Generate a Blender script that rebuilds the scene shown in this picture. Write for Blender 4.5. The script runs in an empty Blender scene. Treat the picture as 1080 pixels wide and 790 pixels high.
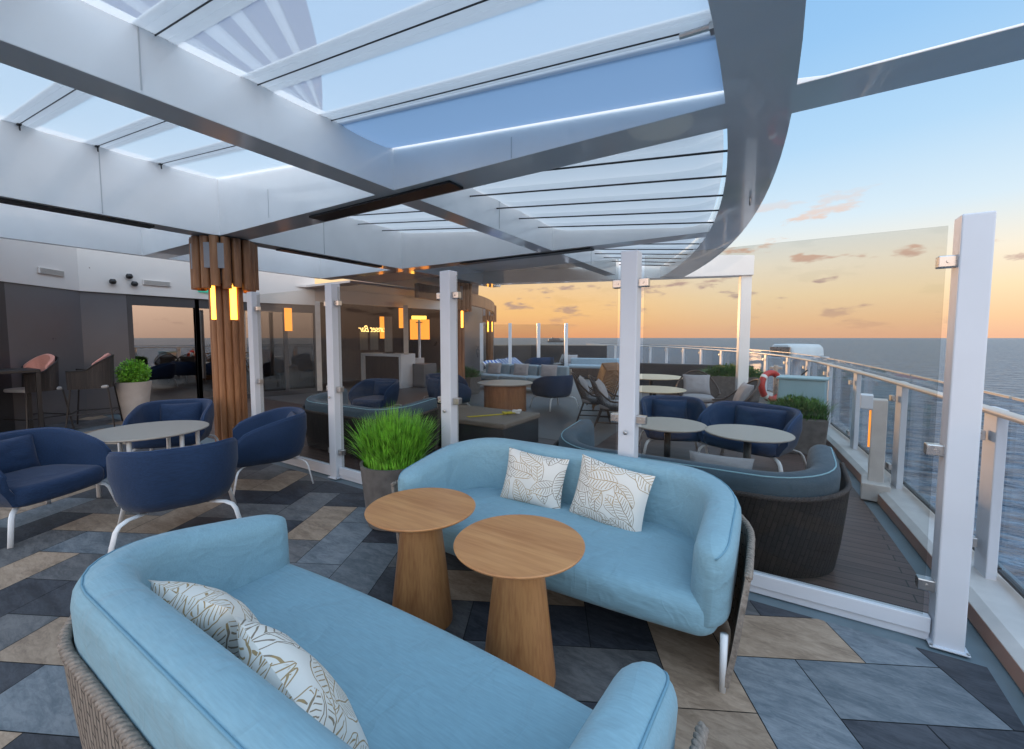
import bpy, bmesh, math, random
from math import sin, cos, pi, radians as R, sqrt, atan2, hypot
from mathutils import Vector, Matrix, Euler, noise as mnoise
random.seed(7)
sc = bpy.context.scene
# ------------------------------------------------------------------ camera
# frame of the ship: +x = outboard (starboard rail), +y = aft along the deck, z up, deck at 0
cam = bpy.data.cameras.new('camera'); co = bpy.data.objects.new('camera', cam); sc.collection.objects.link(co)
co.location = (-0.759, -2.93, 1.60)
co.rotation_euler = (R(90-3.75), 0, R(32.08))
cam.sensor_width = 36; cam.lens = 15.0; cam.shift_y = -9.5/1080
cam.clip_start = 0.03; cam.clip_end = 60000
sc.camera = co
# ------------------------------------------------------------------ view
sc.view_settings.view_transform = 'Standard'; sc.view_settings.look = 'None'
sc.view_settings.exposure = 0.42; sc.view_settings.gamma = 1.0; sc.view_settings.use_curve_mapping = False
sc.cycles.max_bounces = 10; sc.cycles.transparent_max_bounces = 24
sc.cycles.use_denoising = True
sc.cycles.caustics_reflective = False; sc.cycles.caustics_refractive = False
# ------------------------------------------------------------------ sky
SUN_AZ = 132.0      # degrees from +x, counter clockwise, in the ship's frame (where the sun went down)
world = bpy.data.worlds.new('World'); sc.world = world; world.use_nodes = True
nt = world.node_tree; nt.nodes.clear()
def N(t, typ, **kw):
    n = t.nodes.new(typ)
    for k, v in kw.items(): setattr(n, k, v)
    return n
def ramp(t, stops, interp='LINEAR'):
    r = N(t, 'ShaderNodeValToRGB'); r.color_ramp.interpolation = interp
    el = r.color_ramp.elements
    while len(el) > 1: el.remove(el[-1])
    el[0].position = stops[0][0]; el[0].color = stops[0][1]
    for p, c in stops[1:]:
        e = el.new(p); e.color = c
    return r
def lin(c):
    return tuple(((x/255)/12.92 if x/255 <= .04045 else ((x/255+.055)/1.055)**2.4) for x in c) + (1,)
wo = N(nt, 'ShaderNodeOutputWorld'); bg = N(nt, 'ShaderNodeBackground'); bg.inputs[1].default_value = 1.0
tc = N(nt, 'ShaderNodeTexCoord'); sep = N(nt, 'ShaderNodeSeparateXYZ')
nt.links.new(tc.outputs['Generated'], sep.inputs[0])
asn = N(nt, 'ShaderNodeMath', operation='ARCSINE'); nt.links.new(sep.outputs[2], asn.inputs[0])
nrm = N(nt, 'ShaderNodeMath', operation='DIVIDE'); nt.links.new(asn.outputs[0], nrm.inputs[0]); nrm.inputs[1].default_value = pi/2
def sc3(c, k): return (c[0]*k, c[1]*k, c[2]*k, 1)
V = .80
warm = ramp(nt, [(0, sc3(lin((242,186,152)),V)), (.022, sc3(lin((250,206,160)),V)), (.052, sc3(lin((252,226,184)),V)), (.09, sc3(lin((246,236,216)),V)),
                 (.14, sc3(lin((214,232,243)),V)), (.22, sc3(lin((178,214,243)),V)), (.32, sc3(lin((150,196,238)),V)), (.44, sc3(lin((132,182,230)),V)),
                 (.6, sc3(lin((168,192,218)),1.9)), (1, sc3(lin((176,192,208)),2.6))])
cool = ramp(nt, [(0, sc3(lin((212,178,158)),2.0)), (.05, sc3(lin((226,190,166)),3.1)), (.12, sc3(lin((218,200,186)),3.4)), (.22, sc3(lin((186,198,208)),2.8)),
                 (.42, sc3(lin((166,188,210)),2.8)), (1, sc3(lin((176,192,208)),2.6))])  # unseen sky behind and overhead brightened beyond a real dusk, as added fill
nt.links.new(nrm.outputs[0], warm.inputs[0]); nt.links.new(nrm.outputs[0], cool.inputs[0])
dt = N(nt, 'ShaderNodeVectorMath', operation='DOT_PRODUCT'); nt.links.new(tc.outputs['Generated'], dt.inputs[0])
dt.inputs[1].default_value = (cos(R(SUN_AZ-18)), sin(R(SUN_AZ-18)), 0)
mr = N(nt, 'ShaderNodeMapRange', interpolation_type='SMOOTHSTEP'); nt.links.new(dt.outputs['Value'], mr.inputs[0])
mr.inputs[1].default_value = -0.35; mr.inputs[2].default_value = 0.45
mixs = N(nt, 'ShaderNodeMix', data_type='RGBA'); nt.links.new(mr.outputs[0], mixs.inputs[0])
nt.links.new(cool.outputs[0], mixs.inputs[6])
# brighter orange low down towards the place where the sun set
dg = N(nt, 'ShaderNodeVectorMath', operation='DOT_PRODUCT'); nt.links.new(tc.outputs['Generated'], dg.inputs[0]); dg.inputs[1].default_value = (cos(R(SUN_AZ)), sin(R(SUN_AZ)), .02)
mg = N(nt, 'ShaderNodeMapRange', interpolation_type='SMOOTHSTEP'); nt.links.new(dg.outputs['Value'], mg.inputs[0]); mg.inputs[1].default_value = .78; mg.inputs[2].default_value = 1.0
lowb = ramp(nt, [(0,(1,1,1,1)),(.05,(1,1,1,1)),(.16,(0,0,0,1))]); nt.links.new(nrm.outputs[0], lowb.inputs[0])
mgm = N(nt, 'ShaderNodeMath', operation='MULTIPLY'); nt.links.new(mg.outputs[0], mgm.inputs[0]); nt.links.new(lowb.outputs[0], mgm.inputs[1])
glo = ramp(nt, [(0, sc3(lin((250,172,122)),.84)), (.035, sc3(lin((255,200,130)),.92)), (.09, sc3(lin((254,212,155)),.90)), (.16, sc3(lin((240,228,205)),.82))]); nt.links.new(nrm.outputs[0], glo.inputs[0])
mixg = N(nt, 'ShaderNodeMix', data_type='RGBA'); nt.links.new(mgm.outputs[0], mixg.inputs[0]); nt.links.new(warm.outputs[0], mixg.inputs[6]); nt.links.new(glo.outputs[0], mixg.inputs[7])
nt.links.new(mixg.outputs[2], mixs.inputs[7])
# small low clouds
mp = N(nt, 'ShaderNodeMapping'); mp.inputs['Scale'].default_value = (1, 1, 3.5); mp.inputs['Location'].default_value = (3.1, 1.7, .35)
nt.links.new(tc.outputs['Generated'], mp.inputs[0])
cn = N(nt, 'ShaderNodeTexNoise'); cn.inputs['Scale'].default_value = 8.5; cn.inputs['Detail'].default_value = 7; cn.inputs['Roughness'].default_value = .56
nt.links.new(mp.outputs[0], cn.inputs['Vector'])
cthr = N(nt, 'ShaderNodeMapRange', interpolation_type='SMOOTHSTEP'); nt.links.new(cn.outputs[0], cthr.inputs[0])
cthr.inputs[1].default_value = .556; cthr.inputs[2].default_value = .63
band = ramp(nt, [(0, (0,0,0,1)), (.018, (.35,.35,.35,1)), (.05, (1,1,1,1)), (.125, (1,1,1,1)), (.175, (.0,.0,.0,1))])
nt.links.new(nrm.outputs[0], band.inputs[0])
cm = N(nt, 'ShaderNodeMath', operation='MULTIPLY'); nt.links.new(cthr.outputs[0], cm.inputs[0]); nt.links.new(band.outputs[0], cm.inputs[1])
cm2 = N(nt, 'ShaderNodeMath', operation='MULTIPLY'); nt.links.new(cm.outputs[0], cm2.inputs[0]); cm2.inputs[1].default_value = .85
ccol = ramp(nt, [(0, sc3(lin((186,140,128)),V)), (.06, sc3(lin((172,152,154)),V)), (.10, sc3(lin((214,170,146)),V)), (.15, sc3(lin((240,190,156)),V))])
nt.links.new(nrm.outputs[0], ccol.inputs[0])
mixc = N(nt, 'ShaderNodeMix', data_type='RGBA'); nt.links.new(cm2.outputs[0], mixc.inputs[0])
nt.links.new(mixs.outputs[2], mixc.inputs[6]); nt.links.new(ccol.outputs[0], mixc.inputs[7])
nt.links.new(mixc.outputs[2], bg.inputs[0]); nt.links.new(bg.outputs[0], wo.inputs[0])
# ------------------------------------------------------------------ the last sun, very low and warm
sl = bpy.data.lights.new('sun', 'SUN'); so = bpy.data.objects.new('sun', sl); sc.collection.objects.link(so)
sl.energy = 2.4; sl.angle = R(4); sl.color = (1.0, .55, .26)
SE = R(3.0)
sd = Vector((cos(R(SUN_AZ))*cos(SE), sin(R(SUN_AZ))*cos(SE), sin(SE)))
so.rotation_euler = sd.to_track_quat('Z', 'Y').to_euler()

# ------------------------------------------------------------------ materials
def mat(name, col, rough=.5, metal=0, noise=None, bump=None, spec=.5, coat=0, sheen=0, emis=None, estr=0):
    m = bpy.data.materials.new(name); m.use_nodes = True; t = m.node_tree
    b = t.nodes['Principled BSDF']
    b.inputs['Roughness'].default_value = rough; b.inputs['Metallic'].default_value = metal
    b.inputs['Specular IOR Level'].default_value = spec; b.inputs['Coat Weight'].default_value = coat
    b.inputs['Sheen Weight'].default_value = sheen
    c4 = tuple(col)+(1,)
    b.inputs['Base Color'].default_value = c4
    tcn = N(t, 'ShaderNodeTexCoord')
    if noise:          # (scale, amount, stretch)
        sc_, am, st = noise
        mpn = N(t, 'ShaderNodeMapping'); mpn.inputs['Scale'].default_value = st; t.links.new(tcn.outputs['Object'], mpn.inputs[0])
        nn = N(t, 'ShaderNodeTexNoise'); nn.inputs['Scale'].default_value = sc_; nn.inputs['Detail'].default_value = 6
        t.links.new(mpn.outputs[0], nn.inputs['Vector'])
        lo = tuple(max(0, x*(1-am)) for x in col)+(1,); hi = tuple(min(1, x*(1+am)) for x in col)+(1,)
        r = ramp(t, [(.3, lo), (.7, hi)]); t.links.new(nn.outputs[0], r.inputs[0]); t.links.new(r.outputs[0], b.inputs['Base Color'])
        rr = N(t, 'ShaderNodeMapRange'); rr.inputs[3].default_value = max(0.02, rough-.08); rr.inputs[4].default_value = min(1, rough+.1)
        t.links.new(nn.outputs[0], rr.inputs[0]); t.links.new(rr.outputs[0], b.inputs['Roughness'])
    if bump:           # (scale, strength, stretch, distance)
        mpb = N(t, 'ShaderNodeMapping'); mpb.inputs['Scale'].default_value = bump[2]; t.links.new(tcn.outputs['Object'], mpb.inputs[0])
        nb = N(t, 'ShaderNodeTexNoise'); nb.inputs['Scale'].default_value = bump[0]; nb.inputs['Detail'].default_value = 4
        t.links.new(mpb.outputs[0], nb.inputs['Vector'])
        bp = N(t, 'ShaderNodeBump'); bp.inputs['Strength'].default_value = bump[1]; bp.inputs['Distance'].default_value = bump[3]
        t.links.new(nb.outputs[0], bp.inputs['Height']); t.links.new(bp.outputs[0], b.inputs['Normal'])
    if emis:
        b.inputs['Emission Color'].default_value = tuple(emis)+(1,); b.inputs['Emission Strength'].default_value = estr
    return m

def fabric(name, col, am=.12, fold=.5):
    m = bpy.data.materials.new(name); m.use_nodes = True; t = m.node_tree; b = t.nodes['Principled BSDF']
    b.inputs['Roughness'].default_value = .82; b.inputs['Sheen Weight'].default_value = .12; b.inputs['Specular IOR Level'].default_value = .25
    tcn = N(t, 'ShaderNodeTexCoord')
    n1 = N(t, 'ShaderNodeTexNoise'); n1.inputs['Scale'].default_value = 3.2; n1.inputs['Detail'].default_value = 3
    mp1 = N(t, 'ShaderNodeMapping'); mp1.inputs['Scale'].default_value = (1, 1, 1); t.links.new(tcn.outputs['Object'], mp1.inputs[0]); t.links.new(mp1.outputs[0], n1.inputs['Vector'])
    n2 = N(t, 'ShaderNodeTexNoise'); n2.inputs['Scale'].default_value = 95; n2.inputs['Detail'].default_value = 4
    mp2 = N(t, 'ShaderNodeMapping'); mp2.inputs['Scale'].default_value = (.18, 1.6, 1.6); mp2.inputs['Rotation'].default_value = (0, 0, .25)
    t.links.new(tcn.outputs['Object'], mp2.inputs[0]); t.links.new(mp2.outputs[0], n2.inputs['Vector'])
    mx = N(t, 'ShaderNodeMath', operation='MULTIPLY_ADD'); t.links.new(n2.outputs[0], mx.inputs[0]); mx.inputs[1].default_value = .7
    s1 = N(t, 'ShaderNodeMath', operation='MULTIPLY'); t.links.new(n1.outputs[0], s1.inputs[0]); s1.inputs[1].default_value = .3
    t.links.new(s1.outputs[0], mx.inputs[2])
    r = ramp(t, [(.34, tuple(x*(1-am) for x in col)+(1,)), (.66, tuple(min(1, x*(1+am)) for x in col)+(1,))])
    t.links.new(mx.outputs[0], r.inputs[0]); t.links.new(r.outputs[0], b.inputs['Base Color'])
    # weave + soft folds
    n3 = N(t, 'ShaderNodeTexNoise'); n3.inputs['Scale'].default_value = 5.5; n3.inputs['Detail'].default_value = 2; n3.inputs['Distortion'].default_value = .8
    t.links.new(tcn.outputs['Object'], n3.inputs['Vector'])
    b1 = N(t, 'ShaderNodeBump'); b1.inputs['Strength'].default_value = fold; b1.inputs['Distance'].default_value = .02; t.links.new(n3.outputs[0], b1.inputs['Height'])
    b2 = N(t, 'ShaderNodeBump'); b2.inputs['Strength'].default_value = .35; b2.inputs['Distance'].default_value = .002; t.links.new(n2.outputs[0], b2.inputs['Height'])
    n5 = N(t, 'ShaderNodeTexNoise'); n5.inputs['Scale'].default_value = 4.5; n5.inputs['Detail'].default_value = 1; n5.inputs['Distortion'].default_value = 1.2
    mp5 = N(t, 'ShaderNodeMapping'); mp5.inputs['Scale'].default_value = (1.6, .6, 1.2); mp5.inputs['Rotation'].default_value = (.3,.2,.6); t.links.new(tcn.outputs['Object'], mp5.inputs[0]); t.links.new(mp5.outputs[0], n5.inputs['Vector'])
    r5 = ramp(t, [(.42, (0,0,0,1)), (.50, (1,1,1,1)), (.58, (0,0,0,1))]); t.links.new(n5.outputs[0], r5.inputs[0])
    b3 = N(t, 'ShaderNodeBump'); b3.inputs['Strength'].default_value = fold*.22; b3.inputs['Distance'].default_value = .006; t.links.new(r5.outputs[0], b3.inputs['Height'])
    t.links.new(b1.outputs[0], b3.inputs['Normal']); t.links.new(b3.outputs[0], b2.inputs['Normal']); t.links.new(b2.outputs[0], b.inputs['Normal'])
    return m

def wood(name, c1, c2, scale=9, st=(1, 1, .12), rough=.5, rot=(0,0,0)):
    m = bpy.data.materials.new(name); m.use_nodes = True; t = m.node_tree; b = t.nodes['Principled BSDF']
    tcn = N(t, 'ShaderNodeTexCoord'); mpn = N(t, 'ShaderNodeMapping'); mpn.inputs['Scale'].default_value = st; mpn.inputs['Rotation'].default_value = rot
    t.links.new(tcn.outputs['Object'], mpn.inputs[0])
    n1 = N(t, 'ShaderNodeTexNoise'); n1.inputs['Scale'].default_value = scale; n1.inputs['Detail'].default_value = 8; n1.inputs['Distortion'].default_value = .6
    t.links.new(mpn.outputs[0], n1.inputs['Vector'])
    w = N(t, 'ShaderNodeTexNoise'); w.inputs['Scale'].default_value = scale*7; w.inputs['Detail'].default_value = 3; t.links.new(mpn.outputs[0], w.inputs['Vector'])
    mx = N(t, 'ShaderNodeMath', operation='MULTIPLY_ADD'); t.links.new(w.outputs[0], mx.inputs[0]); mx.inputs[1].default_value = .45
    s = N(t, 'ShaderNodeMath', operation='MULTIPLY'); t.links.new(n1.outputs[0], s.inputs[0]); s.inputs[1].default_value = .55; t.links.new(s.outputs[0], mx.inputs[2])
    r = ramp(t, [(.36, tuple(c1)+(1,)), (.62, tuple(c2)+(1,))]); t.links.new(mx.outputs[0], r.inputs[0]); t.links.new(r.outputs[0], b.inputs['Base Color'])
    b.inputs['Roughness'].default_value = rough
    bp = N(t, 'ShaderNodeBump'); bp.inputs['Strength'].default_value = .15; bp.inputs['Distance'].default_value = .002
    t.links.new(w.outputs[0], bp.inputs['Height']); t.links.new(bp.outputs[0], b.inputs['Normal'])
    return m

def glass(name, tint, refl=1.0, rough=0.0, haze=None, film=0.0, ior=1.5, base=0.0):
    """thin pane: tinted see-through mixed with a mirror by Fresnel"""
    m = bpy.data.materials.new(name); m.use_nodes = True; t = m.node_tree; t.nodes.clear()
    o = N(t, 'ShaderNodeOutputMaterial'); tr = N(t, 'ShaderNodeBsdfTransparent'); tr.inputs[0].default_value = tuple(tint)+(1,)
    gl = N(t, 'ShaderNodeBsdfGlossy'); gl.inputs[0].default_value = (1, 1, 1, 1); gl.inputs['Roughness'].default_value = rough
    # Schlick on |cos|, so both faces of the slab behave alike
    geo = N(t, 'ShaderNodeNewGeometry'); dp = N(t, 'ShaderNodeVectorMath', operation='DOT_PRODUCT')
    t.links.new(geo.outputs['Normal'], dp.inputs[0]); t.links.new(geo.outputs['Incoming'], dp.inputs[1])
    ab = N(t, 'ShaderNodeMath', operation='ABSOLUTE'); t.links.new(dp.outputs['Value'], ab.inputs[0])
    om = N(t, 'ShaderNodeMath', operation='SUBTRACT', use_clamp=True); om.inputs[0].default_value = 1; t.links.new(ab.outputs[0], om.inputs[1])
    pw = N(t, 'ShaderNodeMath', operation='POWER'); t.links.new(om.outputs[0], pw.inputs[0]); pw.inputs[1].default_value = 5
    f0 = ((ior-1)/(ior+1))**2
    fr = N(t, 'ShaderNodeMath', operation='MULTIPLY_ADD'); t.links.new(pw.outputs[0], fr.inputs[0]); fr.inputs[1].default_value = 1-f0; fr.inputs[2].default_value = f0
    sc1 = N(t, 'ShaderNodeMath', operation='MULTIPLY_ADD', use_clamp=True); t.links.new(fr.outputs[0], sc1.inputs[0]); sc1.inputs[1].default_value = refl; sc1.inputs[2].default_value = base
    mx = N(t, 'ShaderNodeMixShader'); t.links.new(sc1.outputs[0], mx.inputs[0]); t.links.new(tr.outputs[0], mx.inputs[1]); t.links.new(gl.outputs[0], mx.inputs[2])
    last = mx
    if haze:
        df = N(t, 'ShaderNodeBsdfTranslucent'); df.inputs[0].default_value = tuple(haze)+(1,)
        d2 = N(t, 'ShaderNodeBsdfDiffuse'); d2.inputs[0].default_value = tuple(haze)+(1,)
        a = N(t, 'ShaderNodeMixShader'); a.inputs[0].default_value = .5; t.links.new(df.outputs[0], a.inputs[1]); t.links.new(d2.outputs[0], a.inputs[2])
        q = N(t, 'ShaderNodeMixShader'); q.inputs[0].default_value = film; t.links.new(mx.outputs[0], q.inputs[1]); t.links.new(a.outputs[0], q.inputs[2])
        last = q
    t.links.new(last.outputs[0], o.inputs[0])
    return m

def rope(name, c1, c2, bw=.11, rh=.030, rotz=0.22, gap=.013, dark=(.055,.048,.042)):
    """long slanted strands over UV in metres"""
    m = bpy.data.materials.new(name); m.use_nodes = True; t = m.node_tree; b = t.nodes['Principled BSDF']
    uv = N(t, 'ShaderNodeUVMap'); mpn = N(t, 'ShaderNodeMapping'); mpn.inputs['Rotation'].default_value = (0, 0, R(90)+rotz)
    t.links.new(uv.outputs[0], mpn.inputs[0])
    br = N(t, 'ShaderNodeTexBrick'); br.offset = .5; br.inputs['Scale'].default_value = 1; br.inputs['Brick Width'].default_value = bw; br.inputs['Row Height'].default_value = rh
    br.inputs['Mortar Size'].default_value = gap*.35; br.inputs['Mortar Smooth'].default_value = .55; br.inputs['Bias'].default_value = 0
    br.inputs['Color1'].default_value = tuple(c1)+(1,); br.inputs['Color2'].default_value = tuple(c2)+(1,); br.inputs['Mortar'].default_value = tuple(dark)+(1,)
    t.links.new(mpn.outputs[0], br.inputs['Vector'])
    nn = N(t, 'ShaderNodeTexNoise'); nn.inputs['Scale'].default_value = 160; t.links.new(uv.outputs[0], nn.inputs['Vector'])
    mm = N(t, 'ShaderNodeMix', data_type='RGBA', blend_type='MULTIPLY'); mm.inputs[0].default_value = .5
    rr = ramp(t, [(.3, (.55,.55,.55,1)), (.7, (1,1,1,1))]); t.links.new(nn.outputs[0], rr.inputs[0])
    t.links.new(br.outputs[0], mm.inputs[6]); t.links.new(rr.outputs[0], mm.inputs[7]); t.links.new(mm.outputs[2], b.inputs['Base Color'])
    inv = N(t, 'ShaderNodeMath', operation='SUBTRACT'); inv.inputs[0].default_value = 1; t.links.new(br.outputs['Fac'], inv.inputs[1])
    bp = N(t, 'ShaderNodeBump'); bp.inputs['Strength'].default_value = 1; bp.inputs['Distance'].default_value = .006
    t.links.new(inv.outputs[0], bp.inputs['Height']); t.links.new(bp.outputs[0], b.inputs['Normal'])
    b.inputs['Roughness'].default_value = .8
    return m

def leafprint(name):
    """line drawing of overlapping leaves, gold and grey on white cotton"""
    m = bpy.data.materials.new(name); m.use_nodes = True; t = m.node_tree; b = t.nodes['Principled BSDF']
    b.inputs['Roughness'].default_value = .85
    uv = N(t, 'ShaderNodeUVMap')
    ns = N(t, 'ShaderNodeTexNoise'); ns.inputs['Scale'].default_value = 5; t.links.new(uv.outputs[0], ns.inputs['Vector'])
    wv = N(t, 'ShaderNodeVectorMath', operation='MULTIPLY_ADD'); t.links.new(ns.outputs['Color'], wv.inputs[0]); wv.inputs[1].default_value = (.07,.07,0); t.links.new(uv.outputs[0], wv.inputs[2])
    def M(op, a, bb=None, c=None):
        n = N(t, 'ShaderNodeMath', operation=op)
        for i, x in enumerate((a, bb, c)):
            if x is None: continue
            if hasattr(x, 'links'): t.links.new(x, n.inputs[i])
            else: n.inputs[i].default_value = x
        return n.outputs[0]
    def layer(SC, off, ln, wd):
        ad = N(t, 'ShaderNodeVectorMath', operation='ADD'); t.links.new(wv.outputs[0], ad.inputs[0]); ad.inputs[1].default_value = off
        vo = N(t, 'ShaderNodeTexVoronoi'); vo.voronoi_dimensions = '2D'; vo.inputs['Scale'].default_value = SC; vo.inputs['Randomness'].default_value = .7; t.links.new(ad.outputs[0], vo.inputs['Vector'])
        sb = N(t, 'ShaderNodeVectorMath', operation='SUBTRACT'); t.links.new(ad.outputs[0], sb.inputs[0]); t.links.new(vo.outputs['Position'], sb.inputs[1])
        sx = N(t, 'ShaderNodeSeparateXYZ'); t.links.new(sb.outputs[0], sx.inputs[0])
        cc = N(t, 'ShaderNodeSeparateColor'); t.links.new(vo.outputs['Color'], cc.inputs[0])
        ang = M('MULTIPLY', cc.outputs[0], 6.283); ca, sa = M('COSINE', ang), M('SINE', ang)
        lx = M('ADD', M('MULTIPLY', sx.outputs[0], ca), M('MULTIPLY', sx.outputs[1], sa))
        ly = M('SUBTRACT', M('MULTIPLY', sx.outputs[1], ca), M('MULTIPLY', sx.outputs[0], sa))
        yn = M('DIVIDE', ly, ln)                                   # -1..1 along the leaf
        prof = M('MULTIPLY', M('POWER', M('MAXIMUM', M('SUBTRACT', 1, M('MULTIPLY', yn, yn)), 0.0), .8), wd)
        d = M('SUBTRACT', prof, M('ABSOLUTE', lx))                  # >0 inside
        inside = M('MULTIPLY', M('GREATER_THAN', d, 0), M('LESS_THAN', M('ABSOLUTE', yn), 1))
        outl = M('MULTIPLY', inside, M('LESS_THAN', d, .0085))
        mid = M('MULTIPLY', inside, M('LESS_THAN', M('ABSOLUTE', lx), .0048))
        ph = M('SUBTRACT', ly, M('MULTIPLY', M('ABSOLUTE', lx), .7))
        fr = M('FRACT', M('MULTIPLY', ph, 25))
        vein = M('MULTIPLY', M('MULTIPLY', inside, M('LESS_THAN', M('ABSOLUTE', M('SUBTRACT', fr, .5)), .115)), M('MULTIPLY', M('GREATER_THAN', d, .022), M('GREATER_THAN', M('ABSOLUTE', lx), .010)))
        return inside, M('MAXIMUM', M('MAXIMUM', outl, mid), vein), cc.outputs[1]
    i1, l1, c1 = layer(2.15, (.11,.37,0), .235, .125); i2, l2, c2 = layer(2.5, (1.7,2.2,0), .22, .11); i3, l3, c3 = layer(3.1, (5.1,.9,0), .18, .10)
    allm = M('MAXIMUM', l1, M('MULTIPLY', M('SUBTRACT', 1, i1), M('MAXIMUM', l2, M('MULTIPLY', M('SUBTRACT', 1, i2), l3))))
    lc = ramp(t, [(0, (.20,.17,.13,1)), (.45, (.25,.20,.13,1)), (.6, (.36,.25,.11,1)), (1, (.33,.24,.12,1))]); t.links.new(c1, lc.inputs[0])
    mx = N(t, 'ShaderNodeMix', data_type='RGBA'); t.links.new(allm, mx.inputs[0]); mx.inputs[6].default_value = (.66,.66,.63,1); t.links.new(lc.outputs[0], mx.inputs[7])
    t.links.new(mx.outputs[2], b.inputs['Base Color'])
    return m

M_ = {}
M_['white'] = mat('white_paint', (.60,.65,.72), .38, noise=(2.2,.05,(1,1,1)), bump=(30,.05,(1,1,1),.002))
M_['beam'] = mat('beam_paint', (.86,.86,.86), .20, noise=(1.3,.05,(1,1,1)), coat=.6)
M_['legw'] = mat('white_powder_coat', (.70,.74,.78), .35)
M_['ceil'] = mat('ceiling_panel', (.74,.67,.62), .5, noise=(1,.04,(1,1,1)))
M_['dark'] = mat('dark_panel', (.035,.038,.045), .35, noise=(2,.2,(1,1,1)))
M_['black'] = mat('black_slot', (.008,.008,.009), .4)
M_['frame'] = mat('dark_frame', (.055,.055,.06), .4)
M_['steel'] = mat('stainless', (.50,.50,.50), .28, metal=1, noise=(20,.08,(1,1,1)))
M_['strip'] = mat('grey_blue_deck_paint', (.13,.18,.21), .42, noise=(5,.16,(1,1,1)), bump=(60,.12,(1,1,1),.002))
M_['kerb'] = mat('pale_kerb_paint', (.52,.50,.48), .38, noise=(6,.1,(1,1,1)))
M_['blue'] = fabric('light_blue_fabric', (.20,.355,.44), .075, .9)
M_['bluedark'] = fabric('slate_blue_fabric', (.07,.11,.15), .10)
M_['navy'] = fabric('navy_fabric', (.012,.034,.090), .22, .35)
M_['piping'] = mat('blue_piping', (.13,.28,.38), .7)
M_['cyanpipe'] = mat('pale_cyan_piping', (.30,.52,.62), .7)
M_['navypipe'] = mat('navy_piping', (.02,.06,.16), .7)
M_['greyblue'] = fabric('grey_blue_fabric', (.24,.33,.40), .08)
M_['greycush'] = fabric('grey_cushion_fabric', (.30,.30,.32), .08)
M_['pillow'] = leafprint('leaf_print_cotton')
M_['wicker'] = rope('taupe_rope_weave', (.23,.195,.165), (.30,.26,.22))
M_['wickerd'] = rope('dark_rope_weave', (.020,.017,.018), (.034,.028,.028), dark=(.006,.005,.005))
M_['rim'] = mat('rope_rim', (.22,.19,.165), .8, bump=(90,.8,(1,1,1),.006), noise=(60,.3,(1,1,1)))
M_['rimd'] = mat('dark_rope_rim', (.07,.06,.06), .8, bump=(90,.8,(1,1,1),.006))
M_['oak'] = wood('oak_veneer_top', (.38,.165,.062), (.52,.26,.105), 5, (.14,1.6,1.6), .42)
M_['oakv'] = wood('oak_veneer_column', (.31,.13,.050), (.48,.235,.092), 9, (1.5,1.5,.10), .45)
M_['slat'] = wood('walnut_slat', (.20,.085,.036), (.33,.155,.068), 5, (1.2,1.2,.15), .45)
M_['teak'] = wood('teak_frame', (.16,.085,.04), (.26,.15,.075), 8, (1,1,.4), .5)
M_['darkwood'] = wood('dark_wood', (.035,.022,.017), (.07,.046,.035), 8, (1,1,.3), .5)
M_['tablegrey'] = mat('warm_grey_laminate', (.36,.34,.31), .35, noise=(30,.05,(1,1,1)))
M_['tablewarmlit'] = mat('warm_lit_laminate', (.62,.52,.36), .35, noise=(30,.05,(1,1,1)))  # white far tables with the warm low light painted into their colour
M_['pot'] = mat('grey_concrete_pot', (.12,.112,.108), .75, noise=(12,.25,(1,1,1)), bump=(50,.3,(1,1,1),.004))
M_['potw'] = mat('pale_pot', (.50,.47,.44), .5, noise=(6,.08,(1,1,1)))
M_['grass'] = mat('bright_green_blade', (.15,.40,.035), .5, noise=(14,.65,(1,1,1)))
M_['shrub'] = mat('dark_green_leaf', (.055,.15,.025), .5, noise=(8,.5,(1,1,1)))
M_['soil'] = mat('soil', (.02,.014,.01), .9)
M_['pink'] = fabric('salmon_fabric', (.62,.30,.25), .08)
M_['seatgrey'] = fabric('light_grey_seat_fabric', (.42,.42,.42), .05)
M_['mesh'] = rope('dark_mesh_cord', (.05,.045,.045), (.09,.075,.07), .5, .016, 0, .010)
M_['bframe'] = mat('black_frame', (.018,.017,.018), .4)
M_['glass'] = glass('tinted_windscreen_glass', (.855,.86,.85), .30)
M_['glassr'] = glass('clear_rail_glass', (.84,.88,.92), .6)
M_['film'] = glass('clear_roof_film', (.86,.90,.95), .10, haze=(.95,.93,.90), film=.52)
M_['filmstrip'] = glass('roof_film_hem', (.84,.88,.94), .10, haze=(.95,.93,.90), film=.66)
M_['sail'] = glass('white_sail_cloth', (.9,.9,.9), .3, haze=(.78,.77,.76), film=.97, rough=.3)
M_['windowdim'] = glass('bar_window', (.34,.32,.30), .9, ior=1.5, base=.05)
M_['window'] = glass('dark_window', (.30,.29,.28), 1.0, ior=1.55, base=.20)
M_['glow'] = mat('lamp_glow', (.9,.5,.1), .5, emis=(1.0,.40,.045), estr=5.0)
M_['glowsoft'] = mat('orange_panel', (.5,.2,.05), .5, emis=(1.0,.30,.03), estr=1.3)
M_['glowyel'] = mat('yellow_tube', (.9,.6,.1), .5, emis=(1.0,.62,.08), estr=2.6)
M_['neon'] = mat('warm_neon', (.9,.6,.2), .5, emis=(1.0,.62,.2), estr=3.0)
M_['red'] = mat('red_ring', (.42,.025,.018), .4, noise=(8,.15,(1,1,1)))
M_['retro'] = mat('white_band', (.7,.7,.68), .35)
M_['yellow'] = mat('yellow_strap', (.50,.42,.03), .6)
M_['cab'] = mat('pale_blue_cabinet_paint', (.26,.42,.48), .4, noise=(3,.06,(1,1,1)))
M_['towel'] = None
M_['cap'] = mat('grey_white_cover', (.48,.55,.60), .6, noise=(2,.06,(1,1,1)))
M_['curtain'] = mat('grey_curtain', (.20,.21,.21), .8, noise=(8,.15,(6,6,.3)))
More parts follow.
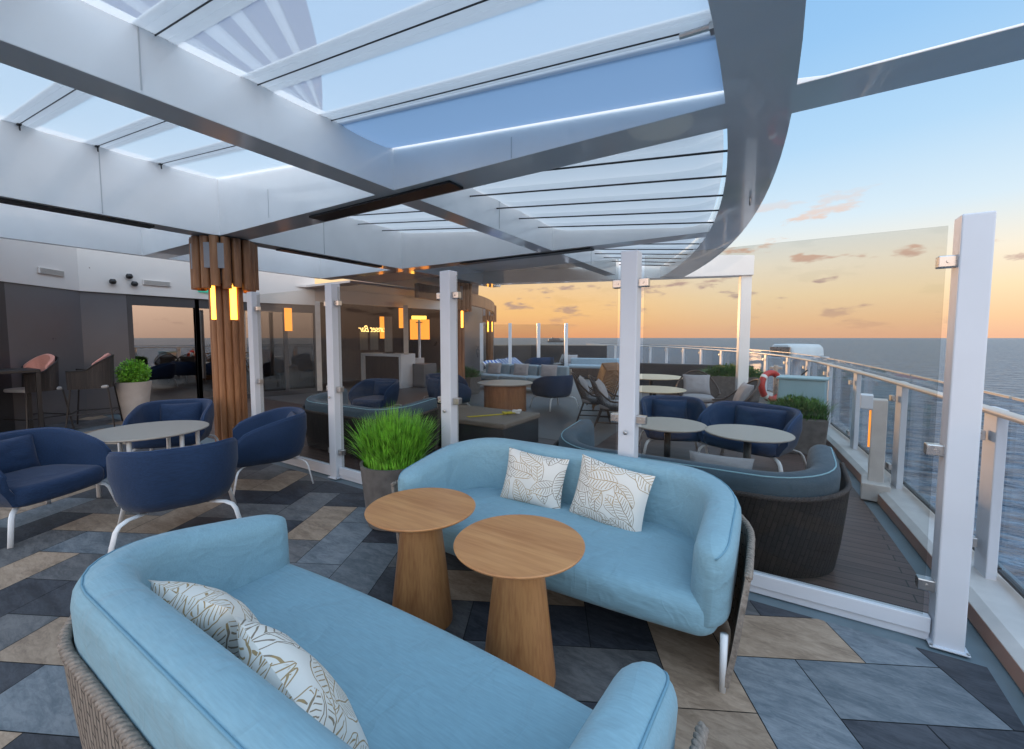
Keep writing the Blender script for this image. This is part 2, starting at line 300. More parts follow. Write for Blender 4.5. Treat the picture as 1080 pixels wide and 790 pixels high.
M_['greypanel'] = mat('blue_grey_panel', (.115,.115,.125), .3, noise=(1,.08,(1,1,1)))
M_['ribw'] = glass('pale_rib', (.9,.9,.9), .3, haze=(.80,.84,.90), film=.9)
M_['ribb'] = glass('blue_glass_band', (.13,.26,.50), .6, haze=(.12,.24,.5), film=.12)
M_['rust'] = mat('copper_brown_paint', (.20,.10,.07), .35, noise=(4,.12,(1,1,1)))
M_['led'] = mat('exit_green', (.02,.35,.22), .4, emis=(.05,.5,.35), estr=.35)
# floor slabs
def slab(name, c1, c2, seed):
    m = bpy.data.materials.new(name); m.use_nodes = True; t = m.node_tree; b = t.nodes['Principled BSDF']
    tcn = N(t, 'ShaderNodeTexCoord'); mp0 = N(t, 'ShaderNodeMapping'); mp0.inputs['Rotation'].default_value = (0,0,R(35+seed*25)); mp0.inputs['Scale'].default_value = (1,3.2,1)
    mp0.inputs['Location'].default_value = (seed*3.1, seed, 0)
    t.links.new(tcn.outputs['Object'], mp0.inputs[0])
    n1 = N(t, 'ShaderNodeTexNoise'); n1.inputs['Scale'].default_value = 3.5; n1.inputs['Detail'].default_value = 9; n1.inputs['Roughness'].default_value = .62; n1.inputs['Distortion'].default_value = .7
    t.links.new(mp0.outputs[0], n1.inputs['Vector'])
    n4 = N(t, 'ShaderNodeTexNoise'); n4.inputs['Scale'].default_value = 11; n4.inputs['Detail'].default_value = 7; n4.inputs['Roughness'].default_value = .7; n4.inputs['Distortion'].default_value = 1.4; t.links.new(mp0.outputs[0], n4.inputs['Vector'])
    av = N(t, 'ShaderNodeMath', operation='MULTIPLY_ADD'); t.links.new(n4.outputs[0], av.inputs[0]); av.inputs[1].default_value = .45
    h1 = N(t, 'ShaderNodeMath', operation='MULTIPLY'); t.links.new(n1.outputs[0], h1.inputs[0]); h1.inputs[1].default_value = .55; t.links.new(h1.outputs[0], av.inputs[2])
    lo_ = tuple(x*.72 for x in c1)+(1,); hi_ = tuple(x*1.12 for x in c2)+(1,)
    r = ramp(t, [(.34, lo_), (.44, tuple(c1)+(1,)), (.58, tuple(c2)+(1,)), (.70, hi_)]); t.links.new(av.outputs[0], r.inputs[0])
    at = N(t, 'ShaderNodeVertexColor'); at.layer_name = 'tone'
    mm = N(t, 'ShaderNodeMix', data_type='RGBA', blend_type='MULTIPLY'); mm.inputs[0].default_value = 1
    t.links.new(r.outputs[0], mm.inputs[6]); t.links.new(at.outputs[0], mm.inputs[7]); t.links.new(mm.outputs[2], b.inputs['Base Color'])
    rr = N(t, 'ShaderNodeMapRange'); rr.inputs[3].default_value = .38; rr.inputs[4].default_value = .62; t.links.new(n1.outputs[0], rr.inputs[0]); t.links.new(rr.outputs[0], b.inputs['Roughness'])
    n2 = N(t, 'ShaderNodeTexNoise'); n2.inputs['Scale'].default_value = 22; n2.inputs['Detail'].default_value = 5; t.links.new(mp0.outputs[0], n2.inputs['Vector'])
    bp = N(t, 'ShaderNodeBump'); bp.inputs['Strength'].default_value = .3; bp.inputs['Distance'].default_value = .004; t.links.new(n2.outputs[0], bp.inputs['Height']); t.links.new(bp.outputs[0], b.inputs['Normal'])
    b.inputs['Specular IOR Level'].default_value = .4
    return m
SL = [slab('slate_dark', (.030,.034,.045), (.066,.073,.090), 0), slab('slate_grey', (.10,.104,.112), (.175,.175,.18), 1),
      slab('sandstone', (.30,.22,.16), (.44,.335,.25), 2), slab('slate_blue_grey', (.125,.155,.185), (.215,.245,.275), 3)]

# ------------------------------------------------------------------ mesh helpers
class MB:
    def __init__(s): s.v = []; s.f = []; s.m = []; s.uv = None
    def add(s, vs, fs, mi=0, uvs=None):
        o = len(s.v); s.v += [tuple(x) for x in vs]; s.f += [tuple(i+o for i in f) for f in fs]; s.m += [mi]*len(fs)
        if uvs is not None:
            if s.uv is None: s.uv = [(0,0)]*o
            s.uv += uvs
        elif s.uv is not None: s.uv += [(0,0)]*len(vs)
        return s
    def box(s, c, d, rz=0, mi=0, rot=None):
        M = rot if rot else Matrix.Rotation(rz, 3, 'Z'); c = Vector(c)
        vs = [c + M @ Vector((x*d[0]/2, y*d[1]/2, z*d[2]/2)) for z in (-1,1) for y in (-1,1) for x in (-1,1)]
        return s.add(vs, [(0,2,3,1),(4,5,7,6),(0,1,5,4),(2,6,7,3),(0,4,6,2),(1,3,7,5)], mi)
    def hexa(s, b, t, mi=0):     # bottom quad, top quad (ccw seen from above)
        return s.add(list(b)+list(t), [(3,2,1,0),(4,5,6,7),(0,1,5,4),(1,2,6,5),(2,3,7,6),(3,0,4,7)], mi)
    def prism(s, poly, z0, z1, mi=0):
        n = len(poly)
        if sum(poly[i][0]*poly[(i+1)%n][1]-poly[(i+1)%n][0]*poly[i][1] for i in range(n)) < 0: poly = poly[::-1]
        vs = [(x,y,z0) for x,y in poly]+[(x,y,z1) for x,y in poly]
        return s.add(vs, [tuple(range(n-1,-1,-1)), tuple(range(n,2*n))]+[(i,(i+1)%n,(i+1)%n+n,i+n) for i in range(n)], mi)
    def loft(s, rings, caps=True, mi=0, closed=True, uvs=None):
        n = len(rings[0]); vs = [p for r in rings for p in r]; fs = []
        for k in range(len(rings)-1):
            for i in range(n if closed else n-1):
                j = (i+1) % n; fs.append((k*n+i, k*n+j, (k+1)*n+j, (k+1)*n+i))
        if caps: fs += [tuple(range(n-1,-1,-1)), tuple((len(rings)-1)*n+i for i in range(n))]
        return s.add(vs, fs, mi, uvs)
    def tube(s, path, r, n=8, mi=0, caps=True, flat=1.0, up=None):
        path = [Vector(p) for p in path]; rings = []; prev = None
        for i, p in enumerate(path):
            t = (path[min(i+1,len(path)-1)]-path[max(i-1,0)]).normalized()
            if prev is None:
                a = Vector(up) if up else (Vector((0,0,1)) if abs(t.z) < .9 else Vector((1,0,0)))
                u = (a - t*a.dot(t)).normalized()
            else: u = (prev - t*prev.dot(t)).normalized()
            prev = u; w = t.cross(u); rr = r[i] if isinstance(r, (list,tuple)) else r
            rings.append([p + u*rr*flat*cos(2*pi*k/n) + w*rr*sin(2*pi*k/n) for k in range(n)])
        return s.loft(rings, caps, mi)
    def lathe(s, prof, c=(0,0), n=28, mi=0):
        rings = [[(c[0]+r*cos(2*pi*k/n), c[1]+r*sin(2*pi*k/n), z) for k in range(n)] for r, z in prof]
        return s.loft(rings, True, mi)
    def build(s, name, mats, parent=None, smooth=False, bevel=0, kind=None, auto=None, seg=2):
        me = bpy.data.meshes.new(name); me.from_pydata(s.v, [], s.f)
        if not isinstance(mats, (list,tuple)): mats = [mats]
        for m in mats: me.materials.append(m)
        me.polygons.foreach_set('material_index', s.m)
        if s.uv is not None:
            ul = me.uv_layers.new(name='UVMap')
            for p in me.polygons:
                for li in p.loop_indices: ul.data[li].uv = s.uv[me.loops[li].vertex_index]
        if smooth: me.polygons.foreach_set('use_smooth', [True]*len(me.polygons))
        me.validate(); me.update()
        bm = bmesh.new(); bm.from_mesh(me); bmesh.ops.recalc_face_normals(bm, faces=bm.faces); bm.to_mesh(me); bm.free()
        if smooth and auto:
            me.set_sharp_from_angle(angle=R(auto))
        ob = bpy.data.objects.new(name, me); sc.collection.objects.link(ob)
        if parent: ob.parent = parent
        if kind: ob['kind'] = kind
        if bevel:
            b = ob.modifiers.new('bevel', 'BEVEL'); b.width = bevel; b.segments = seg; b.limit_method = 'ANGLE'; b.angle_limit = R(40); b.harden_normals = False
        return ob
def tag(o, label, cat, group=None):
    o['label'] = label; o['category'] = cat
    if group: o['group'] = group
    elif 'group' in o.keys(): del o['group']
    return o
def thing(name, label, cat, loc=(0,0,0), rz=0, group=None):
    o = bpy.data.objects.new(name, None); sc.collection.objects.link(o); o.empty_display_size = .1
    o.location = loc; o.rotation_euler = (0,0,rz); return tag(o, label, cat, group)
def dup(root, loc, rz, label, group=None, scale=None):
    def cp(o, par):
        c = o.copy(); sc.collection.objects.link(c)
        if par: c.parent = par
        for ch in kids.get(o.name, []): cp(ch, c)
        return c
    kids = {}
    for o in list(sc.objects):
        if o.parent: kids.setdefault(o.parent.name, []).append(o)
    r = cp(root, None); r.location = loc; r.rotation_euler = (0,0,rz); r['label'] = label
    if scale: r.scale = scale
    if group: r['group'] = group
    return r
def S(l, n, z=0): return (-l, n, z)

# ------------------------------------------------------------------ the rail line (outboard edge of the deck): l as a function of y
RL = [(-8,-.50),(-4,-.48),(0,-.40),(1.1,-.36),(2.3,-.28),(3.6,-.18),(5.8,.03),(8,.35),(10,.80),(12.4,1.75),(15,3.1),(18,5.0),(21,7.6),(24,11.5),(26,16)]
def rail_l(y):
    for (a,b),(c,d) in zip(RL, RL[1:]):
        if a <= y <= c:
            k = (y-a)/(c-a); return b+(d-b)*k
    return RL[-1][1] if y > 0 else RL[0][1]
def rail_s(y):      # smoothed
    return sum(rail_l(y+o)*w for o, w in ((-1,.15),(-.5,.2),(0,.3),(.5,.2),(1,.15)))

# ------------------------------------------------------------------ sea
def sea():
    m = bpy.data.materials.new('sea_water'); m.use_nodes = True; t = m.node_tree; b = t.nodes['Principled BSDF']
    b.inputs['Roughness'].default_value = .28; b.inputs['Specular IOR Level'].default_value = .3; b.inputs['IOR'].default_value = 1.33
    tcn = N(t, 'ShaderNodeTexCoord')
    mw = N(t, 'ShaderNodeMapping'); mw.inputs['Scale'].default_value = (1,2.3,1); mw.inputs['Rotation'].default_value = (0,0,.55); t.links.new(tcn.outputs['Object'], mw.inputs[0])
    wn = N(t, 'ShaderNodeTexNoise'); wn.inputs['Scale'].default_value = .10; wn.inputs['Detail'].default_value = 9; wn.inputs['Roughness'].default_value = .66; wn.inputs['Distortion'].default_value = .35; t.links.new(mw.outputs[0], wn.inputs['Vector'])
    wr_ = ramp(t, [(.36, (.014,.034,.060,1)), (.50, (.055,.105,.155,1)), (.64, (.15,.22,.28,1))]); t.links.new(wn.outputs[0], wr_.inputs[0]); t.links.new(wr_.outputs[0], b.inputs['Base Color'])  # dark and bright streaks of the ripples painted into the water colour
    last = None
    for s_, st, d, rot in ((.03,(1,2.4,1),10,.5),(.11,(1,2.2,1),4.0,.2),(.45,(1,1.8,1),1.0,.9)):
        mpn = N(t, 'ShaderNodeMapping'); mpn.inputs['Scale'].default_value = st; mpn.inputs['Rotation'].default_value = (0,0,rot); t.links.new(tcn.outputs['Object'], mpn.inputs[0])
        nn = N(t, 'ShaderNodeTexNoise'); nn.inputs['Scale'].default_value = s_; nn.inputs['Detail'].default_value = 4; nn.inputs['Distortion'].default_value = .3; t.links.new(mpn.outputs[0], nn.inputs['Vector'])
        bp = N(t, 'ShaderNodeBump'); bp.inputs['Strength'].default_value = 1; bp.inputs['Distance'].default_value = d; t.links.new(nn.outputs[0], bp.inputs['Height'])
        if last: t.links.new(last.outputs[0], bp.inputs['Normal'])
        last = bp
    t.links.new(last.outputs[0], b.inputs['Normal'])
    n = 96; rr = [0, 60, 200, 600, 2000, 7000, 20000, 45000]
    vs = [(0,0,0)]+[(r*cos(2*pi*k/n), r*sin(2*pi*k/n), 0) for r in rr[1:] for k in range(n)]
    fs = [(0,1+k,1+(k+1)%n) for k in range(n)]
    for q in range(len(rr)-2):
        fs += [(1+q*n+k, 1+(q+1)*n+k, 1+(q+1)*n+(k+1)%n, 1+q*n+(k+1)%n) for k in range(n)]
    mb = MB(); mb.add(vs, fs); o = mb.build('sea', m, kind='structure'); o.location = (0,0,-38)
sea()

# ------------------------------------------------------------------ deck
ys = [-8+.5*i for i in range(69)]
rail_pts = [(-rail_s(y), y) for y in ys if y <= 25.5]
mb = MB(); mb.prism([(-24,-8)]+[(x+.30,y) for x,y in rail_pts]+[(-24,25.5)], -.5, -.012)
mb.build('deck_base', M_['strip'], kind='structure')
# herringbone slabs
u_ = .335; x0, y0 = 1.24, 1.80
e1 = Vector((.9967,-.0814)); e2 = Vector((.0814,.9967))
def cam2ship(X, Y):
    dx, dy = X-2.2, Y-2.08
    return (.847*dx-.531*dy, .531*dx+.847*dy)
def clip(poly, nx, ny, c):
    out = []
    for i in range(len(poly)):
        a, b = poly[i], poly[(i+1)%len(poly)]
        da, db = nx*a[0]+ny*a[1]-c, nx*b[0]+ny*b[1]-c
        if da <= 0: out.append(a)
        if (da < 0) != (db < 0) and abs(da-db) > 1e-9:
            k = da/(da-db); out.append((a[0]+(b[0]-a[0])*k, a[1]+(b[1]-a[1])*k))
    return out
PAL = {2:0, 3:1, 4:0, 5:2, 6:3, 7:0, 0:1, 1:2}
mb = MB(); tones = []
for i in range(-40, 14):
    for j in range(-10, 22):
        m4 = (i+j) % 4
        if m4 == 0: w, h, ib, jb = 2, 1, i, j
        elif m4 == 2: w, h, ib, jb = 1, 2, i-2, j
        else: continue
        k = (ib+jb)//4; bnd = k-jb
        rnd = random.Random(i*131+j*17)
        idx = (bnd+2*(k+3)) % 8; ci = PAL[idx]
        if rnd.random() < .12: ci = rnd.choice([1,3,2,0])
        ci = {(0,0):3, (-1,1):2, (1,1):3, (-1,-1):3, (-2,0):2, (-3,-1):2, (2,0):0, (1,-1):0, (-3,1):0, (0,-2):0, (-5,1):0, (-4,0):1, (-2,2):1}.get((i,j), ci)
        g = .0025
        q = [(x0+u_*i+g, y0+u_*j+g), (x0+u_*(i+w)-g, y0+u_*j+g), (x0+u_*(i+w)-g, y0+u_*(j+h)-g), (x0+u_*i+g, y0+u_*(j+h)-g)]
        P_ = []
        for a, b in q:
            X = a*e1.x+b*e2.x; Y = a*e1.y+b*e2.y
            P_.append(cam2ship(X, Y))
        for cl in ((1,0,.15), (0,1,-.03), (0,-1,7.5), (-1,0,14)):
            if P_: P_ = clip(P_, *cl)
        if len(P_) < 3: continue
        zz = -.0005*rnd.random(); n = len(P_)
        area = sum(P_[a][0]*P_[(a+1)%n][1]-P_[(a+1)%n][0]*P_[a][1] for a in range(n))
        if area < 0: P_ = P_[::-1]
        mb.add([(x,y,zz) for x,y in P_], [tuple(range(n))], ci)
        tones.append(rnd.uniform(.82,1.15))
me = bpy.data.meshes.new('tiled_deck'); me.from_pydata(mb.v, [], mb.f)
for m in SL: me.materials.append(m)
me.polygons.foreach_set('material_index', mb.m)
ca = me.color_attributes.new('tone', 'BYTE_COLOR', 'CORNER')
for p, tn in zip(me.polygons, tones):
    for li in p.loop_indices: ca.data[li].color = (tn*.87, tn*.87, tn*.87, 1)
o = bpy.data.objects.new('tiled_deck', me); sc.collection.objects.link(o); o['kind'] = 'structure'
mb = MB(); mb.add([(-14,-7.5,-.006),(.15,-7.5,-.006),(.15,-.03,-.006),(-14,-.03,-.006)], [(0,1,2,3)])
mb.build('tile_grout', mat('grout', (.02,.02,.022), .8), kind='structure')
# planked deck beyond the windscreen
def plankmat():
    m = bpy.data.materials.new('composite_planks'); m.use_nodes = True; t = m.node_tree; b = t.nodes['Principled BSDF']
    tcn = N(t, 'ShaderNodeTexCoord'); mpn = N(t, 'ShaderNodeMapping'); mpn.inputs['Rotation'].default_value = (0,0,0); t.links.new(tcn.outputs['Object'], mpn.inputs[0])
    br = N(t, 'ShaderNodeTexBrick'); br.inputs['Scale'].default_value = 1; br.inputs['Brick Width'].default_value = 2.4; br.inputs['Row Height'].default_value = .095
    br.inputs['Mortar Size'].default_value = .0045; br.inputs['Color1'].default_value = (.105,.068,.060,1); br.inputs['Color2'].default_value = (.135,.088,.076,1); br.inputs['Mortar'].default_value = (.012,.010,.010,1)
    t.links.new(mpn.outputs[0], br.inputs['Vector'])
    nn = N(t, 'ShaderNodeTexNoise'); nn.inputs['Scale'].default_value = 12; nn.inputs['Detail'].default_value = 6
    mp2 = N(t, 'ShaderNodeMapping'); mp2.inputs['Scale'].default_value = (.2,2,1); t.links.new(tcn.outputs['Object'], mp2.inputs[0]); t.links.new(mp2.outputs[0], nn.inputs['Vector'])
    rr = ramp(t, [(.3,(.7,.7,.7,1)),(.7,(1.1,1.1,1.1,1))]); t.links.new(nn.outputs[0], rr.inputs[0])
    mm = N(t, 'ShaderNodeMix', data_type='RGBA', blend_type='MULTIPLY'); mm.inputs[0].default_value = 1; t.links.new(br.outputs[0], mm.inputs[6]); t.links.new(rr.outputs[0], mm.inputs[7]); t.links.new(mm.outputs[2], b.inputs['Base Color'])
    b.inputs['Roughness'].default_value = .45
    return m
mb = MB(); inner = [(x-.28,y) for x,y in rail_pts if y >= .2]
mb.prism([(-15,.22)]+[(inner[0][0],.22)]+inner+[(-24,25.5),(-24,.22)], -.008, 0.0)
mb.build('planked_deck', plankmat(), kind='structure')
# grey composite walkway further aft
mb = MB(); mb.prism([(-14,3.0),(-3.0,3.0),(-3.3,9),(-6,14),(-14,16)], .0005, .004)
mb.build('grey_walkway', mat('grey_walkway_paint', (.15,.135,.13), .5, noise=(3,.1,(1,1,1))), kind='structure')

# ------------------------------------------------------------------ rail along the outboard edge
rl = thing('ship_railing', 'long curved glass railing with a pale handrail along the outboard deck edge', 'railing')
mb = MB()
sec = [(-.17,0),(-.17,.09),(-.12,.12),(.10,.12),(.16,.06),(.16,-.10),(-.10,-.10)]
rings = []
for x, y in rail_pts:
    rings.append([(x+a, y, b) for a, b in sec])
mb.loft(rings, True).build('kerb', M_['kerb'], rl)
MB().loft([[(x-.176,y,.002),(x-.172,y,.085),(x-.165,y,.085),(x-.165,y,.002)] for x, y in rail_pts]).build('kerb_face', mat('orange_brown_kerb_face', (.36,.19,.13), .3, noise=(3,.12,(1,1,1))), rl)  # thin orange-brown strip along the inner face of the kerb
hand = [(-rail_s(y), y, 1.15) for y in ys if -7 <= y <= 24]
MB().tube(hand, .032, 12, flat=.75).build('handrail', mat('pale_handrail', (.50,.48,.45), .3, noise=(2,.06,(1,1,1))), rl, smooth=True)
py = [-5.6,-4.0,-2.4,-.75,.85,2.62,4.3,5.9,7.5,9.1,10.7,12.3,13.9,15.5,17,18.4,19.7,21,22.2,23.3]
for a, b in zip(py, py[1:]):
    xa, xb = -rail_s(a), -rail_s(b)
    th = atan2(b-a, xb-xa)
    d = hypot(xb-xa, b-a)
    mb = MB(); ux, uy = cos(th), sin(th)
    # outer high pane: 12 mm slab standing outside the posts
    ox, oy = .085*uy, -.085*ux
    cxx, cyy = (xa+xb)/2+ox, (a+b)/2+oy
    mb.box((cxx, cyy, .69), (d-.03, .012, 1.08), th)
    g_ = mb.build('glass_pane', M_['glassr'], rl)
    MB().box((cxx,cyy,.155),(d-.03,.03,.02),th).build('gasket', M_['bframe'], g_)
    MB().box((cxx,cyy,1.235),(d-.03,.02,.014),th).build('top_trim', M_['tablegrey'], g_)
for a in py:
    x = -rail_s(a); th = atan2(.4, -rail_s(a+.2)+rail_s(a-.2))
    p_ = MB().box((x+.02, a, .62), (.17, .05, 1.10), th).build('post', M_['white'], rl, bevel=.006)
    nx_, ny_ = sin(th), -cos(th)
    for z in (.32, 1.0):
        MB().box((x+.07*nx_*0-.05*nx_, a-.05*ny_, z), (.10,.03,.06), th).build('clamp', M_['steel'], p_, bevel=.004)

# ------------------------------------------------------------------ windscreen of posts and panes across the deck
PL = [-.03, 1.66, 3.33, 5.02, 6.70]      # l of the five posts
names = ['tall white windscreen post nearest the sea, at the rail', 'white windscreen post rising behind the blue sofa and its two pillows',
         'white windscreen post behind the potted grass', 'slim white windscreen post right of the navy armchair with a bent leg', 'slim white windscreen post touching the wood-slatted column']
for i, l in enumerate(PL):
    w = .118; t = thing('windscreen_post', names[i], 'post', S(l, .085), 0, 'posts of the glass windscreen')
    MB().box((0,0,1.1), (w,.115,2.2)).build('post_shaft', M_['white'], t, bevel=.008, seg=3)
    MB().box((0,0,.004), (w+.035,.15,.008)).build('base_flange', M_['white'], t, bevel=.002)
    for bx_ in (-1,1):
        for by_ in (-1,1): MB().lathe([(.007,.008),(.007,.015),(.003,.017)], (bx_*(w/2+.009), by_*.066), 8).build('anchor_bolt', M_['steel'], t)
    for s_ in (-1, 1):
        if i == 0 and s_ == 1: continue
        if i == 4 and s_ == -1: continue
        for z in ((.30, 1.02, 1.98)):
            c_ = MB().box((s_*(w/2+.03), .0, z), (.075,.055,.06)).build('glass_clamp', M_['steel'], t, bevel=.006)
            MB().lathe([(.008,0),(.008,.006)], n=10).build('bolt', M_['steel'], c_).matrix_local = Matrix.Translation((s_*(w/2+.03), -.028, z)) @ Matrix.Rotation(R(90),4,'X')
    if i in (1,2,3):
        MB().lathe([(.016,0),(.014,.008),(.006,.012)], n=14).build('lock_knob', M_['steel'], t).matrix_local = Matrix.Translation((0,-.075,.93)) @ Matrix.Rotation(R(90),4,'X')
pn = ['glass windscreen pane beside the sea-side post, the widest in view', 'glass windscreen pane behind the left half of the blue sofa', 'dark glass pane behind the potted grass', 'dark glass pane beside the wood-slatted column']
for i in range(4):
    la, lb = PL[i]+.060+.033, PL[i+1]-.060-.033
    t = thing('glass_windscreen', pn[i], 'glass screen', S((la+lb)/2, .085), 0, 'panes of the glass windscreen')
    MB().box((0,0,1.145), (lb-la,.012,2.03)).build('glass', M_['glass'], t)
    MB().box((0,0,.085), (PL[i+1]-PL[i]-.13,.05,.085)).box((0,0,.02), (PL[i+1]-PL[i]-.13,.02,.05)).build('bottom_rail', M_['white'], t, bevel=.005)

# ------------------------------------------------------------------ overhead frame
def ztop(l): return 3.1+.11*(l-1.1)
fr_ = thing('pergola_frame', 'white steel beams of the overhead canopy with a big curved rim', 'canopy frame')
def beam_l(y0_, y1_, la, lb, nm='cross_beam'):   # beam along l
    seg_ = [la+(lb-la)*k/24 for k in range(25)]
    rings = []
    for l in seg_:
        z1 = max(3.07, ztop(l)) if l > .9 else 3.014
        rings.append([(-l,y0_,3.0),(-l,y1_,3.0),(-l,y1_,z1),(-l,y0_,z1)])
    return MB().loft(rings).build(nm, M_['beam'], fr_, bevel=.004)
def beam_y(la, lb, ya, yb, nm='long_beam'):
    z1 = ztop(la)+.002
    return MB().hexa([(-lb,ya,2.998),(-la,ya,2.998),(-la,yb,2.998),(-lb,yb,2.998)], [(-lb,ya,z1),(-la,ya,z1),(-la,yb,z1),(-lb,yb,z1)]).build(nm, M_['beam'], fr_, bevel=.004)
b2 = beam_l(0,.35,10.1,-1.9); b5 = beam_l(3.35,3.65,10.1,1.30)
beam_l(-3.9,-3.55,10.1,.75)
beam_y(3.92,4.18,-7,6.5); beam_y(7.35,7.65,-7,7.0); 
# aft beam, a little askew, ends on the white post at the rail
q0, q1 = Vector((-7.6,6.25)), Vector((-1.35,8.2)); dd = (q1-q0).normalized(); pp = Vector((-dd.y, dd.x))*.17
MB().hexa([(*(q0-pp),2.99),(*(q1-pp),2.99),(*(q1+pp),2.99),(*(q0+pp),2.99)], [(*(q0-pp),3.75),(*(q1-pp),3.42),(*(q1+pp),3.42),(*(q0+pp),3.75)]).build('aft_beam', M_['beam'], fr_, bevel=.005)
MB().box((-1.47,8.16,1.5), (.22,.22,3.0), .3).build('support_post', M_['beam'], fr_, bevel=.01)
# curved rim
AI = lambda y: 1.06+.0305*(y+.9)**2
AO = lambda y: .715+.0285*(y+.7)**2
rings = []
for k in range(41):
    y = -7+k*(14.6/40); li, lo = AI(y), AO(y)
    if lo > li-.05: lo = li-.05
    zt = ztop(max(li,.9))
    rings.append([(-li,y,2.995),(-lo,y,2.995),(-lo,y,3.07),(-li,y,zt)])
MB().loft(rings).build('curved_rim', M_['beam'], fr_, smooth=True, auto=30)
for k,(l,y,w,d) in enumerate([(2.95,.20,.085,1.45),(5.6,3.5,.08,2.2)]):
    pass
def slot(cx_, cy_, lx, ly, lab):
    z = 2.998
    t = tag(MB().box((cx_,cy_,z-.012),(lx,ly,.022)).build('linear_vent', M_['black'], bevel=.002), lab, 'vent', 'black slot vents in the beams')
    return t
sm_ = MB()
for yy in (-5.2,-3.6,-1.9,1.8,5.0): sm_.box((-3.918,yy,3.2),(.006,.007,.36))
for xx in (-6.1,-2.6): sm_.box((xx,-.002,3.03+ (.2 if xx < -4 else .06)),(.007,.006,.34 if xx < -4 else .16))
for yy in (-4.4,-2.6,-1.2,1.6): sm_.box((-7.348,yy,3.38),(.006,.007,.74))
sm_.build('weld_seam', mat('weld_line', (.55,.56,.57), .5), fr_)
slot(-4.35, .175, 2.1, .20, 'black slot vent under the beam above the potted grass')
slot(-7.5, -2.9, .16, 4.4, 'long black slot vent at the left edge, under the beam before the deckhouse')
slot(-7.5, 1.9, .16, 2.0, 'black slot vent just right of the wood-slatted column')
slot(-4.6, 3.5, 2.6, .17, 'black slot vent in the second cross beam, above the grey walkway')

# roof: film in the near bays, sail cloth behind
def roof_bay(name, la, lb, ya, yb, cy, m, mh, sag, lab, lafun=None, edge=0, ext=0):
    """one sheet between beams, hung on cables at y in cy"""
    t = thing(name, lab, 'roof panel')
    mb = MB(); hs = MB()
    nl = 14
    lines = [ya]+[c for c in cy if ya < c < yb]+[yb]
    vs = []; fs = []; rows = []
    for a, b in zip(lines, lines[1:]):
        rows += [a+(b-a)*k/8 for k in range(8)]
    rows.append(yb)
    for y in rows:
        lo_ = lafun(y)+edge if lafun else la
        seg = next(((a,b) for a,b in zip(lines, lines[1:]) if a-1e-6 <= y <= b+1e-6))
        ph = (y-seg[0])/(seg[1]-seg[0]); dz = -sag*(sin(pi*ph)**.45 if 0 < ph < 1 else 0)
        for k in range(nl+1):
            l = lo_+(lb-lo_)*k/nl
            e = min(1, min(k, nl-k)/1.5+.15) if sag > .05 else 1
            vs.append((-l, y, ztop(l)-.03+dz*e))
    for r in range(len(rows)-1):
        for k in range(nl):
            fs.append((r*(nl+1)+k, r*(nl+1)+k+1, (r+1)*(nl+1)+k+1, (r+1)*(nl+1)+k))
    mb.add(vs, fs).build('sheet', m, t, smooth=True)
    for c in cy:
        lo_ = lafun(c) if lafun else la
        zc = .045 if mh else sag+.035
        MB().tube([(-lo_, c, ztop(lo_)-zc),(-lb, c, ztop(lb)-zc)], .0045 if mh else .009, 6).build('cable', M_['bframe'], t)
        if mh:
            MB().hexa([(-lb,c-.11,ztop(lb)-.040),(-lo_,c-.11,ztop(lo_)-.040),(-lo_,c+.11,ztop(lo_)-.040),(-lb,c+.11,ztop(lb)-.040)],
                      [(-lb,c-.11,ztop(lb)-.037),(-lo_,c-.11,ztop(lo_)-.037),(-lo_,c+.11,ztop(lo_)-.037),(-lb,c+.11,ztop(lb)-.037)]).build('hem', mh, t)
        if lafun and mh:
            f = MB().tube([(-lo_-.02, c, ztop(lo_)-.045),(-lo_-.16, c, ztop(lo_)-.04)], .014, 8)
            f.box((-lo_-.01, c, ztop(lo_)-.04), (.03,.05,.06)); f.build('turnbuckle', M_['steel'], t)
        elif mh:
            MB().tube([(-lb+.03, c, ztop(lb)-.02),(-lb+.05, c, ztop(lb)-.11)], .007, 6).box((-lb+.03,c,ztop(lb)-.04),(.05,.03,.03)).build('hook', M_['bframe'], t)
    return t
cyA = [-1.82-.585*k for k in range(4,-1,-1)]+[-1.24,-.66,-.07]
roof_bay('clear_roof_panel', 1.1, 3.92, -5.2, -.62, [c for c in cyA if c < -.6], M_['film'], M_['filmstrip'], .02, 'clear film roof bay with dark cables between the long beam and the curved rim', AI)
roof_bay('blue_roof_strip', 1.1, 3.92, -.60, -.02, [], glass('grey_blue_sheet', (.6,.7,.85), .3, haze=(.30,.42,.58), film=.95), None, .03, 'grey-blue sheet strip of roof next to the big cross beam', AI)
roof_bay('clear_roof_panel', 4.18, 7.35, -5.2, -.02, [c+.02 for c in cyA[:-1]], M_['film'], M_['filmstrip'], .02, 'clear film roof bay with small hooks, at the upper left before the deckhouse')
cyB = [.62+.56*k for k in range(5)]
roof_bay('clear_roof_panel', 7.65, 10.05, -6.5, 3.3, [-5,-3.5,-2,-.5,.8,2.1], M_['film'], M_['filmstrip'], .02, 'added clear film roof bay dimming the pale coffer face at the far left')  # unseen bay, roof added to dim the sky light on the coffer face
roof_bay('pleated_sail', 1.3, 3.92, .37, 3.33, cyB, M_['sail'], None, .11, 'pleated white sail cloth hanging in rolls inside the curved rim', AI, .03)
roof_bay('pleated_sail', 4.18, 7.35, .37, 3.33, cyB, M_['sail'], None, .09, 'pleated white sail cloth between the slatted column and the second post')
roof_bay('pleated_sail', 1.8, 3.92, 3.67, 7.0, [4.2+.5*k for k in range(6)], M_['sail'], None, .12, 'farther pleated sail cloth seen through the glass above the sunset', AI, .03)
